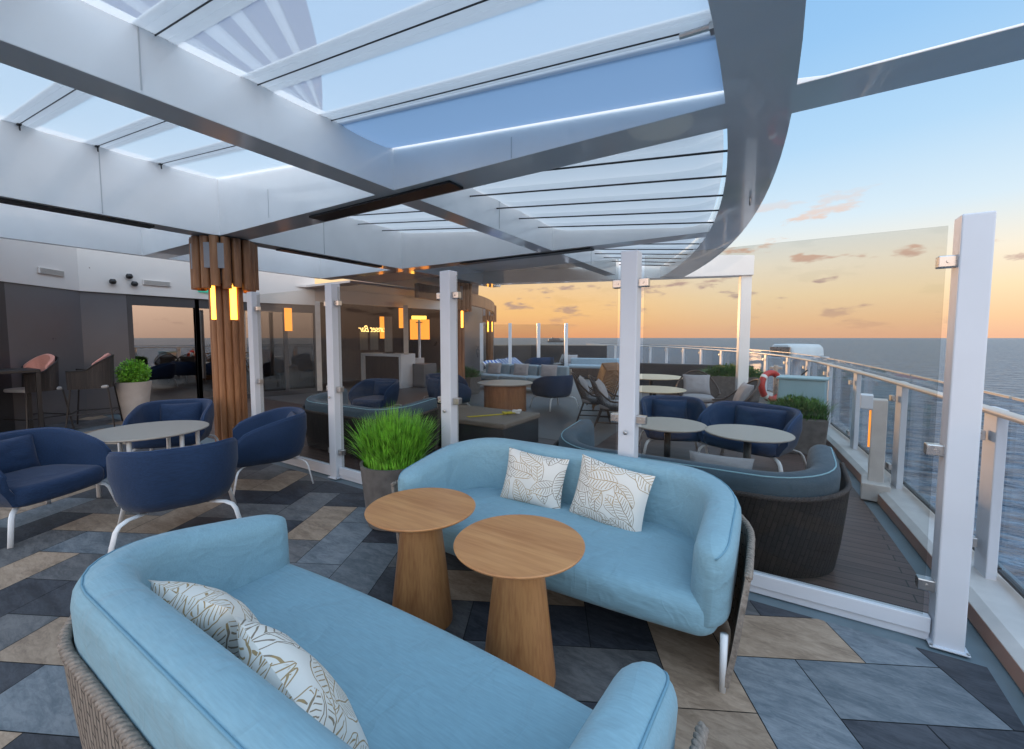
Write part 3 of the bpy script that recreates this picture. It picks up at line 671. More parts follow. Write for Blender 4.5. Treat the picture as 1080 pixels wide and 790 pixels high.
tag(MB().prism([(-7.66,3.66),(-10.1,3.66),(-10.1,9.2),(-9.6,9.0),(-7.66,6.4)], 3.07, 3.10).build('ceiling_board', M_['ceil']), 'pale ceiling board over the bar opening', 'ceiling')
tag(MB().prism([(-4.18,3.68),(-7.35,3.68),(-7.35,6.4),(-4.18,7.0)], 3.30, 3.33).build('ceiling_board', M_['beam']), 'flat grey-blue ceiling board over the wooden drum table', 'ceiling')
# fan shaped ribbed structure above the clear roof
def fan():
    t = thing('ribbed_funnel_shade', 'huge fan of pale ribs and blue bands rising above the clear roof', 'ship structure', (0,0,0))
    # ribs spring from one point above the deckhouse and spread towards the open deck
    tip = Vector((-13.97, 6.22, 9.0)); n = 15
    wd = [1.3,.5,1.5,.6,1.2,.9,1.3,.5,1.1,.6,1.4,.4,1.0,.7,1.2]; tot = sum(wd); acc = [0]
    for w in wd: acc.append(acc[-1]+w/tot)
    def edge(a, s):
        end = Vector((-8.3+(-9.8)*a, .9-3.6*a, 9.0))
        p = tip.lerp(end, s); d = (end-tip).normalized(); side = Vector((d.y, -d.x, 0))
        bow = sin(pi*s)*(.42-1.0*a)
        return p - side*bow + Vector((0,0,.9*s*s))
    for k in range(n):
        ring = []
        for i in range(15):
            s_ = .012+.988*i/14
            p, q = edge(acc[k], s_), edge(acc[k+1], s_); o_ = Vector((0,0,.10 if k % 2 else 0))
            ring.append([p-o_, q-o_, q+Vector((0,0,.10)), p+Vector((0,0,.10))])
        MB().loft(ring).build('rib' if k % 2 else 'glass_band', M_['ribw'] if k % 2 else M_['ribb'], t, smooth=True, auto=30)
fan()

# ------------------------------------------------------------------ slatted column
def slat_column(l, y, lab, hgt=3.0, ncap=17, lit=True, sc_=1.0):
    t = thing('slatted_column', lab, 'column', S(l, y), 0, 'wood-slatted columns with glowing light slots')
    cap = MB(); rc = .345*sc_
    for k in range(ncap):
        a = 2*pi*k/ncap; rr = rc*(1+.05*(k%2)); w = 2*pi*rc/ncap*.86
        z0 = 2.28+ (.03 if k%3 == 0 else 0); 
        cap.tube([(rr*cos(a), rr*sin(a), z0),(rr*cos(a), rr*sin(a), hgt-.02)], w*.55, 8)
    cap.build('capital_slats', M_['slat'], t, smooth=True, auto=50)
    pn_ = MB()
    for k in (11,12,14,15):
        a = 2*pi*(k+.5)/ncap; pn_.box((rc*1.12*cos(a), rc*1.12*sin(a), 2.72),(.02,.10*sc_,.34), a)
    pn_.build('shade_panel', M_['greycush'], t)
    MB().lathe([(rc*.93, 2.36),(rc*.93, hgt-.05)], n=32).build('capital_core', M_['darkwood'], t)
    MB().lathe([(rc*1.08, hgt-.025),(rc*1.1, hgt-.004)], n=32).build('cap_ring', M_['bframe'], t)
    sh = MB(); ns = 12
    for k in range(ns):
        a = 2*pi*k/ns+.1; r = .165*sc_; cutz = 1.85 if k % 3 == 0 else 2.36
        sh.tube([(r*cos(a), r*sin(a), 0),(r*cos(a), r*sin(a), cutz)], .048*sc_, 8)
    sh.build('shaft_slats', M_['slat'], t, smooth=True, auto=50)
    MB().lathe([(.12*sc_,0),(.12*sc_,2.4)], n=20).build('shaft_core', M_['darkwood'], t)
    for k in range(0, ns, 3):
        a = 2*pi*k/ns+.1; r = .155*sc_
        MB().tube([(r*cos(a), r*sin(a), 1.86),(r*cos(a), r*sin(a), 2.35)], .048*sc_, 12).build('light_slot', M_['glow'], t, smooth=True)
    return t
slat_column(7.62, .17, 'near slatted wood column with two glowing slots, left of the windscreen')
slat_column(7.95, 5.8, 'slatted wood column farther aft, right behind the third white post')
slat_column(11.6, 12.5, 'farthest slatted wood column, under the curved brown fascia', sc_=.75)

# ------------------------------------------------------------------ deckhouse
W1 = [(11.2,-2.0),(11.70,-1.40),(12.6,-.30),(12.6,.50),(12.6,1.75),(12.6,3.0)]
dh = thing('deckhouse', 'dark glazed deckhouse wall with a pale upper band on the left', 'building')
def wall_seg(p, q, z0, z1, th, m, nm, par, off=0, bevel=0):
    a, b = Vector((-p[0],p[1])), Vector((-q[0],q[1])); d = (b-a); L_ = d.length; an = atan2(d.y, d.x)
    nrm_ = Vector((-d.y, d.x)).normalized(); c = (a+b)/2+nrm_*off
    return MB().box((c.x, c.y, (z0+z1)/2), (L_, th, z1-z0), an).build(nm, m, par, bevel=bevel)
for p, q in zip(W1, W1[1:]):
    wall_seg(p, q, 2.52, 4.0, .2, M_['ceil'], 'upper_band', dh)
wall_seg(W1[0], W1[1], 0, 2.52, .15, M_['dark'], 'dark_cladding', dh)
wall_seg(W1[1], W1[2], 0, 2.52, .15, M_['greypanel'], 'dark_cladding', dh)
wall_seg(W1[2], W1[3], 0, 2.52, .12, M_['greypanel'], 'dark_cladding', dh)
for k in range(1, 6):      # thin panel joints
    a, b = Vector((-W1[1][0],W1[1][1])), Vector((-W1[3][0],W1[3][1])); c = a+(b-a)*k/6
def win_wall(pts, z1, par, nmul=2, top=.22, mg=None):
    for p, q in zip(pts, pts[1:]):
        wall_seg(p, q, 0, z1-top, .02, mg or M_['window'], 'window_pane', par)
        wall_seg(p, q, z1-top, z1, .12, M_['frame'], 'head_frame', par)
        wall_seg(p, q, 0, .14, .12, M_['frame'], 'sill', par)
        for k in range(nmul+1):
            a, b = Vector((-p[0],p[1])), Vector((-q[0],q[1])); c = a+(b-a)*k/nmul; d = b-a
            MB().box((c.x,c.y,z1/2), (.09,.13,z1-.01), atan2(d.y,d.x)).build('mullion', M_['frame'], par, bevel=.004)
win_wall([W1[3],W1[4],W1[5]], 2.52, dh, 1)
W2 = [(12.6,3.02),(12.1,4.5)]
d2 = thing('bar_pavilion', 'dark glazed bar front behind the windscreen with a pale ceiling edge', 'building')
win_wall(W2, 2.52, d2, 2, mg=M_['windowdim'])
for p, q in (W2,): wall_seg(p, q, 2.52, 4.0, .2, M_['ceil'], 'upper_band', d2)
wall_seg((12.1,4.5),(14.5,5.2), 0, 3.0, .2, M_['dark'], 'side_wall', d2)
wall_seg((14.6,5.0),(14.2,10.5), 0, 3.0, .2, M_['darkwood'], 'back_wall', d2)
wall_seg((14.2,10.5),(11.4,9.4), 0, 3.0, .2, M_['greypanel'], 'aft_wall', d2)
wall_seg((11.4,9.4),(13.2,15.0), 0, 3.0, .2, M_['greypanel'], 'aft_wall', d2)
wall_seg((12.1,4.5),(11.35,9.4), 2.62, 3.0, .16, M_['ceil'], 'lintel', d2)
MB().prism([(-11.3,-2.0),(-19,-2),(-19,3.2),(-12.7,3.2),(-12.7,-.3)], 2.60, 2.66).prism([(-12.7,3.3),(-19,3.3),(-19,16),(-13.4,15.2),(-11.4,9.4),(-10.0,7),(-10.1,4.2),(-12.0,4.2)], 3.003, 3.06).build('ceiling', M_['ceil'], d2)
# interior fill behind the glazing
MB().box((-17.5,4,1.3),(1.0,12,2.6)).build('inner_wall', M_['darkwood'], dh)
MB().prism([(-12.7,-2),(-19,-2),(-19,10),(-14.6,10),(-14.6,5),(-12.7,3)], .002, .01).build('floor_inside', M_['darkwood'], dh)
# coffer edge closing the left bays
MB().box((-10.15,-2.3,3.5),(.12,11.4,.98)).build('coffer_face', M_['beam'], dh)
# curved brown fascia aft
rings = []
for k in range(17):
    y = 5.2+k*.5; l = 8.6+.055*(y-5.2)**2*.9+.1
    rings.append([(-l,y,2.62),(-l-.14,y,2.62),(-l-.14,y,3.0),(-l,y,3.0)])
tag(MB().loft(rings).build('curved_fascia', M_['slat'], smooth=True, auto=30), 'curved brown fascia running over the farther wood columns', 'fascia')
# things on the left wall
def on_wall(u, z, off=-.12):       # position along W1 from vertex 1 to 5 by l/y interpolation
    pts = W1[1:]; acc = 0
    for p, q in zip(pts, pts[1:]):
        d = hypot(q[0]-p[0], q[1]-p[1])
        if acc+d >= u:
            k = (u-acc)/d; a = Vector((-p[0],p[1])); b = Vector((-q[0],q[1])); dr = (b-a).normalized(); nn = Vector((-dr.y, dr.x))
            c = a+(b-a)*k+nn*off; return (c.x, c.y, z), atan2(dr.y, dr.x)
        acc += d
vl = ['left air grille in the pale band over the bar stools', 'right air grille in the pale band beside the cameras']
for k, u in enumerate((.80, 2.70)):
    p, a = on_wall(u, 2.80); t = thing('air_grille', vl[k], 'vent', p, a, 'air grilles in the pale band')
    MB().box((0,0,0),(.50,.03,.11)).build('frame', M_['ceil'], t, bevel=.004)
    g = MB()
    for q in range(5): g.box((0,-.016,-.036+q*.018),(.46,.01,.008))
    g.build('louvre', M_['tablegrey'], t)
cl = ['lower left black camera on the pale band', 'upper black camera on the pale band', 'lower right black camera on the pale band']
for k,(u,z) in enumerate(((1.95,2.70),(2.22,2.84),(2.30,2.69))):
    p, a = on_wall(u, z, -.16); t = thing('security_camera', cl[k], 'camera', p, a, 'cameras on the pale band')
    MB().lathe([(.03,0),(.055,.02),(.06,.06),(.04,.10)], n=16).build('dome', M_['bframe'], t, smooth=True)
    MB().tube([(0,.06,.1),(0,.03,.06)], .02, 8).build('bracket', M_['legw'], t)
p, a = on_wall(1.62, 2.86, -.105)
wr = MB().tube([Vector(p)+Vector((0,0,.14)), Vector(p)+Vector((-.06,.05,.02)), Vector(p)+Vector((-.10,.16,-.13)), Vector(p)+Vector((-.30,.34,-.12))], .006, 6).build('loose_wire', M_['rust'], smooth=True)
tag(wr, 'loose reddish wire drooping to the cameras on the pale band', 'wire')
p, a = on_wall(3.62, 2.74, -.12); es = MB().box((0,0,0),(.26,.03,.12)).build('exit_sign', M_['led']); es.location = p; es.rotation_euler = (0,0,a)
tag(es, 'small green lit exit sign beside the slatted capital', 'sign')

# ---- bar alcove furniture
t = thing('host_counter', 'pale framed counter with a dark front in the bar opening', 'counter', S(11.7,6.8))
MB().box((0,0,1.04),(1.9,.62,.09)).box((-.90,0,.5),(.10,.62,.99)).box((.90,0,.5),(.10,.62,.99)).build('surround', M_['white'], t, bevel=.006)
MB().box((0,.04,.5),(1.69,.5,.98)).build('front_panel', M_['darkwood'], t, bevel=.004)
MB().box((.2,-.12,1.095),(.30,.22,.015)).build('tray', M_['bframe'], t)
def face_cam(x, y): return atan2(-2.93-y, -.759-x)+pi/2
def panel(name, l, y, z0, z1, w, m, lab, cat, group=None, th=.05, par=None):
    o = MB().box((0,0,(z0+z1)/2),(w,th,z1-z0)).build(name, m, par, bevel=.004)
    x, y_, _ = S(l,y); o.location = (x,y_,0); o.rotation_euler = (0,0,face_cam(x,y_)); tag(o, lab, cat, group) if par is None else None
    return o
def at(u, v, Y):     # photo pixel and forward distance in camera frame -> ship (l, y, z)
    f, cx_, cy_, p = 450., 540., 385.5, R(3.75)
    a = (u-cx_)/f; d = (cy_-v)/f; yy = cos(p)+d*sin(p); zz = -sin(p)+d*cos(p); k = Y/yy
    X, Yc, Z = a*k, Y, 1.6+zz*k
    s = cam2ship(X, Yc); return (-s[0], s[1], Z)
def wp(u0, v0, u1, v1, Y):
    a = at((u0+u1)/2, v1, Y); b = at((u0+u1)/2, v0, Y); return a[0], a[1], a[2], b[2], abs(u1-u0)/450*Y
for (nm, box, Y, m, lab, cat) in [
    ('lit_screen', (433,337,453,358), 15.5, 'glowsoft', 'glowing orange screen behind the patio heater', 'light panel'),
    ('light_box', (401,334,407,357), 15.3, 'glowsoft', 'narrow glowing panel right of the script sign', 'light panel'),
    ('lamp_or_reflection', (421,325,427,346), 14.2, 'glowsoft', 'orange hanging lamp left of the patio heater', 'lamp'),
    ('lamp_or_reflection', (301,325,308,349), 11.8, 'glowsoft', 'orange reflection of the column light, a glowing strip in the bar window', 'lamp'),  # glowing box stands in for the column light's reflection in the window
    ('curtain', (380,349,388,369), 15.0, 'curtain', 'left grey curtain under the script sign', 'curtain'),
    ('curtain', (391,349,399,369), 15.0, 'curtain', 'middle grey curtain under the script sign', 'curtain'),
    ('curtain', (406,334,414,371), 14.6, 'curtain', 'taller grey curtain behind the pale counter', 'curtain'),
    ('bar_pillar', (426,322,431,374), 13.2, 'kerb', 'thin pale pillar standing at the counter', 'pillar'),
    ('bar_pillar', (335,318,340,412), 9.8, 'kerb', 'thin pale pillar beside the navy chair behind glass', 'pillar')]:
    l, y, z0, z1, w = wp(*box, Y)
    panel(nm, l, y, max(0,z0), z1, w, M_[m], lab, cat)
# patio heater with yellow tube
l, y, z0, z1, w = wp(441,335,444,372,14.3)
t = thing('patio_heater', 'patio heater with a bright yellow bar beside the counter', 'heater', S(l,y), face_cam(-l,y))
MB().tube([(0,0,z0-.2),(0,0,z1)], .045, 10).box((0,0,z0-.3),(.3,.3,.25)).build('stand', M_['white'], t)
MB().box((0,-.02,z1),(.48,.10,.11)).build('heat_bar', M_['glowyel'], t, bevel=.01)
MB().box((0,-.02,z1-.16),(.22,.04,.03)).build('bracket', M_['bframe'], t)
bx0 = MB().box((0,0,.38),(.75,.6,.76)).build('bar_box', M_['greypanel'], bevel=.02)
l2, y2, *_ = wp(435,374,455,398,13.9); bx0.location = S(l2,y2); tag(bx0, 'grey waste cabinet under the patio heater', 'cabinet')
# mirrored neon lettering
cu = bpy.data.curves.new('neon', 'FONT'); cu.body = 'Sunset Bar'; cu.size = .62; cu.extrude = .012; cu.offset = -.004; cu.shear = .35; cu.align_x = 'CENTER'; cu.resolution_u = 3; cu.space_character = .9
tmp = bpy.data.objects.new('tmp', cu); sc.collection.objects.link(tmp); bpy.context.view_layer.update()
me = bpy.data.meshes.new_from_object(tmp); bpy.data.objects.remove(tmp)
W_ = max(v.co.x for v in me.vertices)-min(v.co.x for v in me.vertices)
l, y, z0, z1, w = wp(380,338,410,350,14.9)
for v in me.vertices: v.co.x *= -w/W_; v.co.y *= w/W_*1.25
me.flip_normals(); me.materials.append(M_['neon'])
ns = bpy.data.objects.new('neon_sign', me); sc.collection.objects.link(ns); ns.location = S(l,y,z0); ns.rotation_euler = (R(90),0,face_cam(-l,y))
tag(ns, 'warm script sign seen mirrored, above the grey curtains', 'neon sign')

# ------------------------------------------------------------------ upholstery helpers
def upath(W, D, Rr, n=9, m=8):
    pts = []
    def seg(a, b, k, nx, ny, end=False):
        for i in range(k+(1 if end else 0)):
            t = i/k; pts.append((a[0]+(b[0]-a[0])*t, a[1]+(b[1]-a[1])*t, nx, ny))
    seg((W/2,-D/2),(W/2,D/2-Rr),m,-1,0)
    for i in range(n):
        a = pi/2*i/n; pts.append((W/2-Rr+Rr*cos(a), D/2-Rr+Rr*sin(a), -cos(a), -sin(a)))
    seg((W/2-Rr,D/2),(-W/2+Rr,D/2),m*2,0,-1)
    for i in range(n):
        a = pi/2+pi/2*i/n; pts.append((-W/2+Rr+Rr*cos(a), D/2-Rr+Rr*sin(a), -cos(a), -sin(a)))
    seg((-W/2,D/2-Rr),(-W/2,-D/2),m,1,0,True)
    L_ = [0]
    for a, b in zip(pts, pts[1:]): L_.append(L_[-1]+hypot(b[0]-a[0], b[1]-a[1]))
    return pts, L_
def sweep(mb, W, D, Rr, off, th, zf, rad=.05, endr=.10, ns=6, lean=0.0, uvs=True, nose=True):
    """pad along the U: off = distance of its outer face inside the path, zf(t)->(z0,z1), rounded section; lean pushes the top outward"""
    pts, L_ = upath(W, D, Rr); T = L_[-1]; rings = []; uv = []
    # refine the ends
    idx = []
    ext = []
    for i in range(len(pts)): ext.append((pts[i], L_[i]))
    def interp(s):
        for i in range(len(L_)-1):
            if L_[i] <= s <= L_[i+1]:
                k = (s-L_[i])/(L_[i+1]-L_[i]+1e-9); return tuple(pts[i][q]+(pts[i+1][q]-pts[i][q])*k for q in range(4))
        return pts[-1]
    ss = sorted(set([round(endr*(1-cos(pi/2*k/6)),5) for k in range(1,7)]+[round(T-endr*(1-cos(pi/2*k/6)),5) for k in range(1,7)]+[round(s,5) for s in L_ if endr < s < T-endr])) if nose else [round(s,5) for s in L_]
    for s in ss:
        x, y, nx, ny = interp(s); h = hypot(nx,ny); nx/=h; ny/=h
        z0, z1 = zf(s/T); e = min(s, T-s); k = sqrt(max(.02, 1-(1-min(1,e/endr))**2)) if nose else 1
        zc, zh = (z0+z1)/2, (z1-z0)/2; dc, dh_ = off+th/2, th/2
        kz = .80+.20*k; kd = k
        ring = []
        r = min(rad, dh_*.98)
        cs = [(dh_-r, zh-r, 0), (-(dh_-r), zh-r, 90), (-(dh_-r), -(zh-r), 180), (dh_-r, -(zh-r), 270)]
        for cxx, czz, a0 in cs:
            for q in range(ns):
                a = R(a0+90*q/(ns-1)); ring.append((cxx+r*cos(a), czz+r*sin(a)))
        rr = []
        for a, b in ring:
            d = dc+a*kd; z = zc+b*kz
            d += -lean*(z-z0)/(z1-z0+1e-6)
            rr.append((x+nx*d, y+ny*d, z)); uv.append((s, z))
        rings.append(rr)
    mb.loft(rings, True, uvs=uv)
    mb.seam = [tuple(Vector(r[8])+Vector((0,0,.001))) for r in rings]
    return mb
def seat(mb, W, D, Rr, inset, front, z0, z1, rad, dome=.02, bulge=.04):
    """slab filling the inside of the U, with a rounded edge and a slightly domed top"""
    w2, yb, yf, rb, rf = W/2-inset, D/2-inset, -D/2-front, max(Rr-inset, .12), rad+.02
    out = []
    def arc(cx0, cy0, r, a0, a1, k=9):
        for i in range(k): a_ = R(a0+(a1-a0)*i/(k-1)); out.append((cx0+r*cos(a_), cy0+r*sin(a_)))
    def line(p, q, k):
        for i in range(1, k): out.append((p[0]+(q[0]-p[0])*i/k, p[1]+(q[1]-p[1])*i/k))
    arc(w2-rf, yf+rf, rf, -90, 0); line(out[-1], (w2, yb-rb), 5); arc(w2-rb, yb-rb, rb, 0, 90); line(out[-1], (-w2+rb, yb), 12)
    arc(-w2+rb, yb-rb, rb, 90, 180); line(out[-1], (-w2, yf+rf), 5); arc(-w2+rf, yf+rf, rf, 180, 270); line(out[-1], (w2-rf, yf), 14)
    out = [(x, y-bulge*max(0, 1-(x/w2)**2)*max(0, min(1, (.1-y)/(D*.5)))) for x, y in out]
    cx_, cy_ = 0, 0
    N_ = len(out); rings = []
    def inset_ring(d, z):
        r = []
        for i in range(N_):
            p0, p1 = out[i-1], out[(i+1)%N_]; tx, ty = p1[0]-p0[0], p1[1]-p0[1]; h = hypot(tx,ty) or 1
            r.append((out[i][0]-ty/h*d, out[i][1]+tx/h*d, z))
        return r
    zm = rad
    for k in range(6):
        a_ = pi/2*k/5; rings.append(inset_ring(rad*(1-sin(a_)), z0+rad*(1-cos(a_))))
    rings = rings[::1]
    for k in range(6):
        a_ = pi/2*k/5; rings.append(inset_ring(rad*(1-cos(a_)), z1-rad*(1-sin(a_))))
    last = rings[-1]
    dm = lambda x, y: dome*max(0, 1-(2*x/W)**2)*max(0, 1-(2*y/D)**2)
    for q in range(1, 12):
        t = q/12; rings.append([(x*(1-t), (y-cy_)*(1-t)+cy_, z1+dm(x*(1-t), y*(1-t))*min(1, q/3)) for x, y, z in last])
    uv = [(p[0], p[1]) for r in rings for p in r]
    mb.loft(rings, True, uvs=uv); return mb
def pillow(mb, w, h, th, crease=.0):
    n = 18; top = []; 
    def pt(i, j, s):
        u, v = i/n*2-1, j/n*2-1
        k = (1-abs(u)**2.6)*(1-abs(v)**2.6); k = max(0,k)**.55
        e = 1-.07*(1-abs(v)**2)*abs(u)**3; e2 = 1-.07*(1-abs(u)**2)*abs(v)**3
        wv = .012*mnoise.noise(Vector((u*2.3+crease*9, v*2.3, s)))
        return (u*w/2*e, s*(th/2*k)+wv*k, v*h/2*e2)
    for s in (-1, 1):
        vs = [pt(i,j,s) for j in range(n+1) for i in range(n+1)]
        fs = [(j*(n+1)+i, j*(n+1)+i+1, (j+1)*(n+1)+i+1, (j+1)*(n+1)+i) for j in range(n) for i in range(n)]
        mb.add(vs, fs if s < 0 else [f[::-1] for f in fs], 0, [(i/n*w*2+crease*3.3, j/n*h*2+s*1.7) for j in range(n+1) for i in range(n+1)])
    return mb

# ------------------------------------------------------------------ rope-backed sofas
def make_sofa(label, dark=False):
    W, D, Rr = 2.15, .86, .46
    t = thing('rope_sofa', label, 'sofa', (0,0,0), 0)
    top = (lambda q: .80-.13*max(0, (abs(q-.5)-.22)/.28)**1.5) if not dark else (lambda q: .70+.09*max(0, (abs(q-.5)-.16)/.34)**1.3)
    fab = M_['blue'] if not dark else M_['bluedark']
    pad = sweep(MB(), W-.03, D+.03, Rr, .03, .175, lambda q: (.285, top(q)), .075, .11, lean=.02); pad.build('back_cushion', fab, t, smooth=True)
    shz = (lambda q: (.03, .60-.04*max(0,(abs(q-.5)-.3)/.2))) if not dark else (lambda q: (.03, .56+.09*max(0,(abs(q-.5)-.16)/.34)**1.3))
    sh = MB(); pts, L_ = upath(W+.02, D+.02, Rr); pts[0] = (pts[0][0], pts[0][1]+.05, *pts[0][2:]); pts[-1] = (pts[-1][0], pts[-1][1]+.05, *pts[-1][2:]); rings = []; uv = []
    for i, p in enumerate(pts):
        q = L_[i]/L_[-1]; z0, z1 = shz(q); rr = []
        fl = (.0 if dark else .012)*max(0, (abs(q-.5)-.34)/.16)
        for (d, z) in ((.045,z0),(.02,.2),(.0,.40),(-.016,z1),(.006,z1),(.024,.40),(.044,.2),(.069,z0)):
            z = min(max(z, z0), z1) if z not in (z0, z1) else z
            d -= fl*min(1, z/.5)
            rr.append((p[0]+p[2]*d, p[1]+p[3]*d, z)); uv.append((L_[i], z+d*.5))
        rings.append(rr)
    sh.loft(rings, True, uvs=uv)
    nq = 8
    for fi, f in enumerate(sh.f):
        ks = [v//nq for v in f]; ss_ = [L_[k] for k in ks]
        if max(ss_) < .14 or min(ss_) > L_[-1]-.14 or len(f) > 4: sh.m[fi] = 1
    sh.build('woven_shell', [M_['wickerd'] if dark else M_['wicker'], M_['rimd'] if dark else M_['rim']], t, smooth=True, auto=50)
    fl_ = lambda q: .006+(.0 if dark else .012)*max(0, (abs(q-.5)-.34)/.16)
    rim = [(p[0]-p[2]*fl_(L_[i]/L_[-1]), p[1]-p[3]*fl_(L_[i]/L_[-1]), shz(L_[i]/L_[-1])[1]) for i, p in enumerate(pts)]
    # braided look: the rim thickens and thins
    fine = []
    for a, b in zip(rim, rim[1:]):
        for k in range(3): fine.append(tuple(a[c]+(b[c]-a[c])*k/3 for c in range(3)))
    fine.append(rim[-1])
    Ls = [0]
    for a, b in zip(fine, fine[1:]): Ls.append(Ls[-1]+(Vector(b)-Vector(a)).length)
    rimb = MB(); ns_ = int(Ls[-1]/.0075)
    for st_ in range(3):
        path = []; j = 0
        for k in range(ns_+1):
            s__ = Ls[-1]*k/ns_
            while j < len(Ls)-2 and Ls[j+1] < s__: j += 1
            p = Vector(fine[j]).lerp(Vector(fine[j+1]), (s__-Ls[j])/(Ls[j+1]-Ls[j]+1e-9)); tg = (Vector(fine[j+1])-Vector(fine[j])).normalized()
            sd_ = Vector((tg.y,-tg.x,0)); ph_ = 2*pi*(s__/.07+st_/3)
            path.append(p+sd_*.0085*cos(ph_)+Vector((0,0,1))*.0085*sin(ph_))
        rimb.tube(path, .0095, 6)
    rimb.build('rope_rim', M_['rimd'] if dark else M_['rim'], t, smooth=True)
    s_ = seat(MB(), W, D, Rr, .085, .015, .235, .430, .07, .022, .05).build('seat_cushion', fab, t, smooth=True)
    # piping along the crown of the back cushion, following the outer edge
    pp = pad.seam
    MB().tube(pp, .0045, 6).build('piping', M_['cyanpipe'] if dark else M_['piping'], t, smooth=True)
    for sx in (-1,1):
        MB().tube([(sx*(W/2-.06), -D/2+.05, 0),(sx*(W/2-.06), -D/2+.05, .27)], [.014,.017], 12).build('leg', M_['legw'], t, smooth=True)
        MB().tube([(sx*(W/2-.30), D/2-.16, 0),(sx*(W/2-.30), D/2-.16, .27)], [.014,.017], 12).build('leg', M_['legw'], t, smooth=True)
    fr2 = MB().tube([(-W/2+.16,-D/2+.14,.232),(W/2-.16,-D/2+.14,.232),(W/2-.25,D/2-.14,.232),(-W/2+.25,D/2-.14,.232),(-W/2+.16,-D/2+.14,.232)], .010, 8).build('seat_frame', M_['legw'], t)
    return t
s2 = make_sofa('light blue sofa against the windscreen with two leaf-print pillows upright')
s2.location = S(1.94, -.49); 
s1 = dup(s2, S(2.00, -2.14), pi, 'light blue sofa in the foreground, taupe rope shell at lower left')
s3 = make_sofa('dark rope-shelled sofa seen from behind through the windscreen', True); s3.location = S(1.42, .69); s3.rotation_euler = (0,0,pi)
s4 = dup(s3, S(5.75, 1.05), pi, 'slate sofa behind the dark glass, left of the potted grass')
s1.location = S(2.00,-2.14)
for o in (s2, s1, s3, s4): o['group'] = 'rope sofas'
# leaf pillows
def put_pillow(label, loc, rot, sz=(.44,.40,.15), m='pillow', seed=0, grp='leaf-print pillows'):
    o = pillow(MB(), *sz, crease=seed).build('pillow', M_[m], smooth=True); tag(o, label, 'pillow', grp)
    o.location = loc; o.rotation_euler = rot; return o
put_pillow('left of the two leaf-print pillows leaning on the far blue sofa', S(2.20,-.345,.60), (R(-17),R(3),R(2)), sz=(.48,.37,.15), seed=.13)
put_pillow('right of the two leaf-print pillows leaning on the far blue sofa', S(1.64,-.36,.60), (R(-17),R(6),R(-6)), sz=(.50,.40,.15), seed=.71)
put_pillow('upper leaf-print pillow slumped against the back of the foreground sofa', S(2.36,-2.28,.585), (R(24),R(-4),R(6)), (.46,.42,.17), seed=.37)
put_pillow('lower leaf-print pillow slumped against the back of the foreground sofa', S(1.86,-2.28,.57), (R(26),R(5),R(-8)), (.48,.42,.17), seed=.92)
put_pillow('grey pillow on the dark rope-shelled sofa behind the glass', S(1.12,.66,.55), (R(24),0,R(180)), (.46,.30,.13), 'greycush', .2, None)

# ------------------------------------------------------------------ oak side tables
def side_table(l, y, lab, h=.65):
    t = thing('side_table', lab, 'table', S(l,y), 0, 'round oak side tables')
    MB().lathe([(.0,h-.022),(.285,h-.022),(.303,h-.010),(.305,h-.004),(.300,h),(0,h)], n=72).build('table_top', M_['oak'], t, smooth=True, auto=30)
    rings = []
    for z, r in ((.0,.170),(.02,.172),(h-.03,.105),(h-.0225,.105)):
        rings.append([(r*(1+.05*cos(3*a))*cos(a), r*(1+.05*cos(3*a))*sin(a), z) for a in [2*pi*k/48 for k in range(48)]])
    MB().loft(rings).build('pedestal', M_['oakv'], t, smooth=True, auto=40)
    return t
side_table(2.44, -1.21, 'round oak side table nearer the potted grass')
side_table(1.76, -1.27, 'round oak side table nearer the leaf pillows, in front of the other oak table')

# ------------------------------------------------------------------ plants
def blades(mb, cx_, cy_, z, r, n, h, w, lean, rng, sq=None):
    for k in range(n):
        a = rng.random()*2*pi; q = sqrt(rng.random())
        x, y = (cx_+q*r*cos(a), cy_+q*r*sin(a)) if sq is None else (cx_+rng.uniform(-sq[0],sq[0])/2, cy_+rng.uniform(-sq[1],sq[1])/2)
        dx, dy = x-cx_, y-cy_; dl = hypot(dx,dy)/max(r,.01)
        ta = atan2(dy,dx)+rng.gauss(0,1.1); ln = lean*(.25+dl)*rng.uniform(.3,1.5); hh = h*rng.uniform(.55,1.12)*(1-.25*dl)
        px, py_ = -sin(ta+rng.gauss(0,.6)), cos(ta)
        hp = hypot(px,py_) or 1; px/=hp; py_/=hp
        L0 = []
        for s in (0,.4,.75,1):
            ww = w*(1-s)**.6/2 if s < 1 else 0; xx = x+cos(ta)*ln*s*s; yy = y+sin(ta)*ln*s*s; zz = z+hh*s*(1-.18*s*ln/h)
            L0 += [(xx+px*ww, yy+py_*ww, zz),(xx-px*ww, yy-py_*ww, zz)]
        mb.add(L0[:7], [(0,1,3,2),(2,3,5,4),(4,5,6)])
    return mb
rng = random.Random(3)
t = thing('potted_grass', 'bright green grass in a round grey pot beside the far blue sofa', 'potted plant', S(3.56,-.38))
MB().lathe([(.22,0),(.235,.01),(.285,.50),(.29,.53),(.265,.53),(.262,.48),(0,.48)], n=40).build('pot', M_['pot'], t, smooth=True, auto=35)
blades(MB(), 0,0,.47,.235,2300,.56,.013,.15,rng).build('grass', M_['grass'], t)
t = thing('potted_shrub', 'small green shrub in a tall pale pot by the bar stools', 'potted plant', S(11.35,.15))
MB().lathe([(.17,0),(.18,.01),(.27,.72),(.275,.75),(.25,.75),(.24,.70),(0,.70)], n=36).build('pot', M_['potw'], t, smooth=True, auto=35)
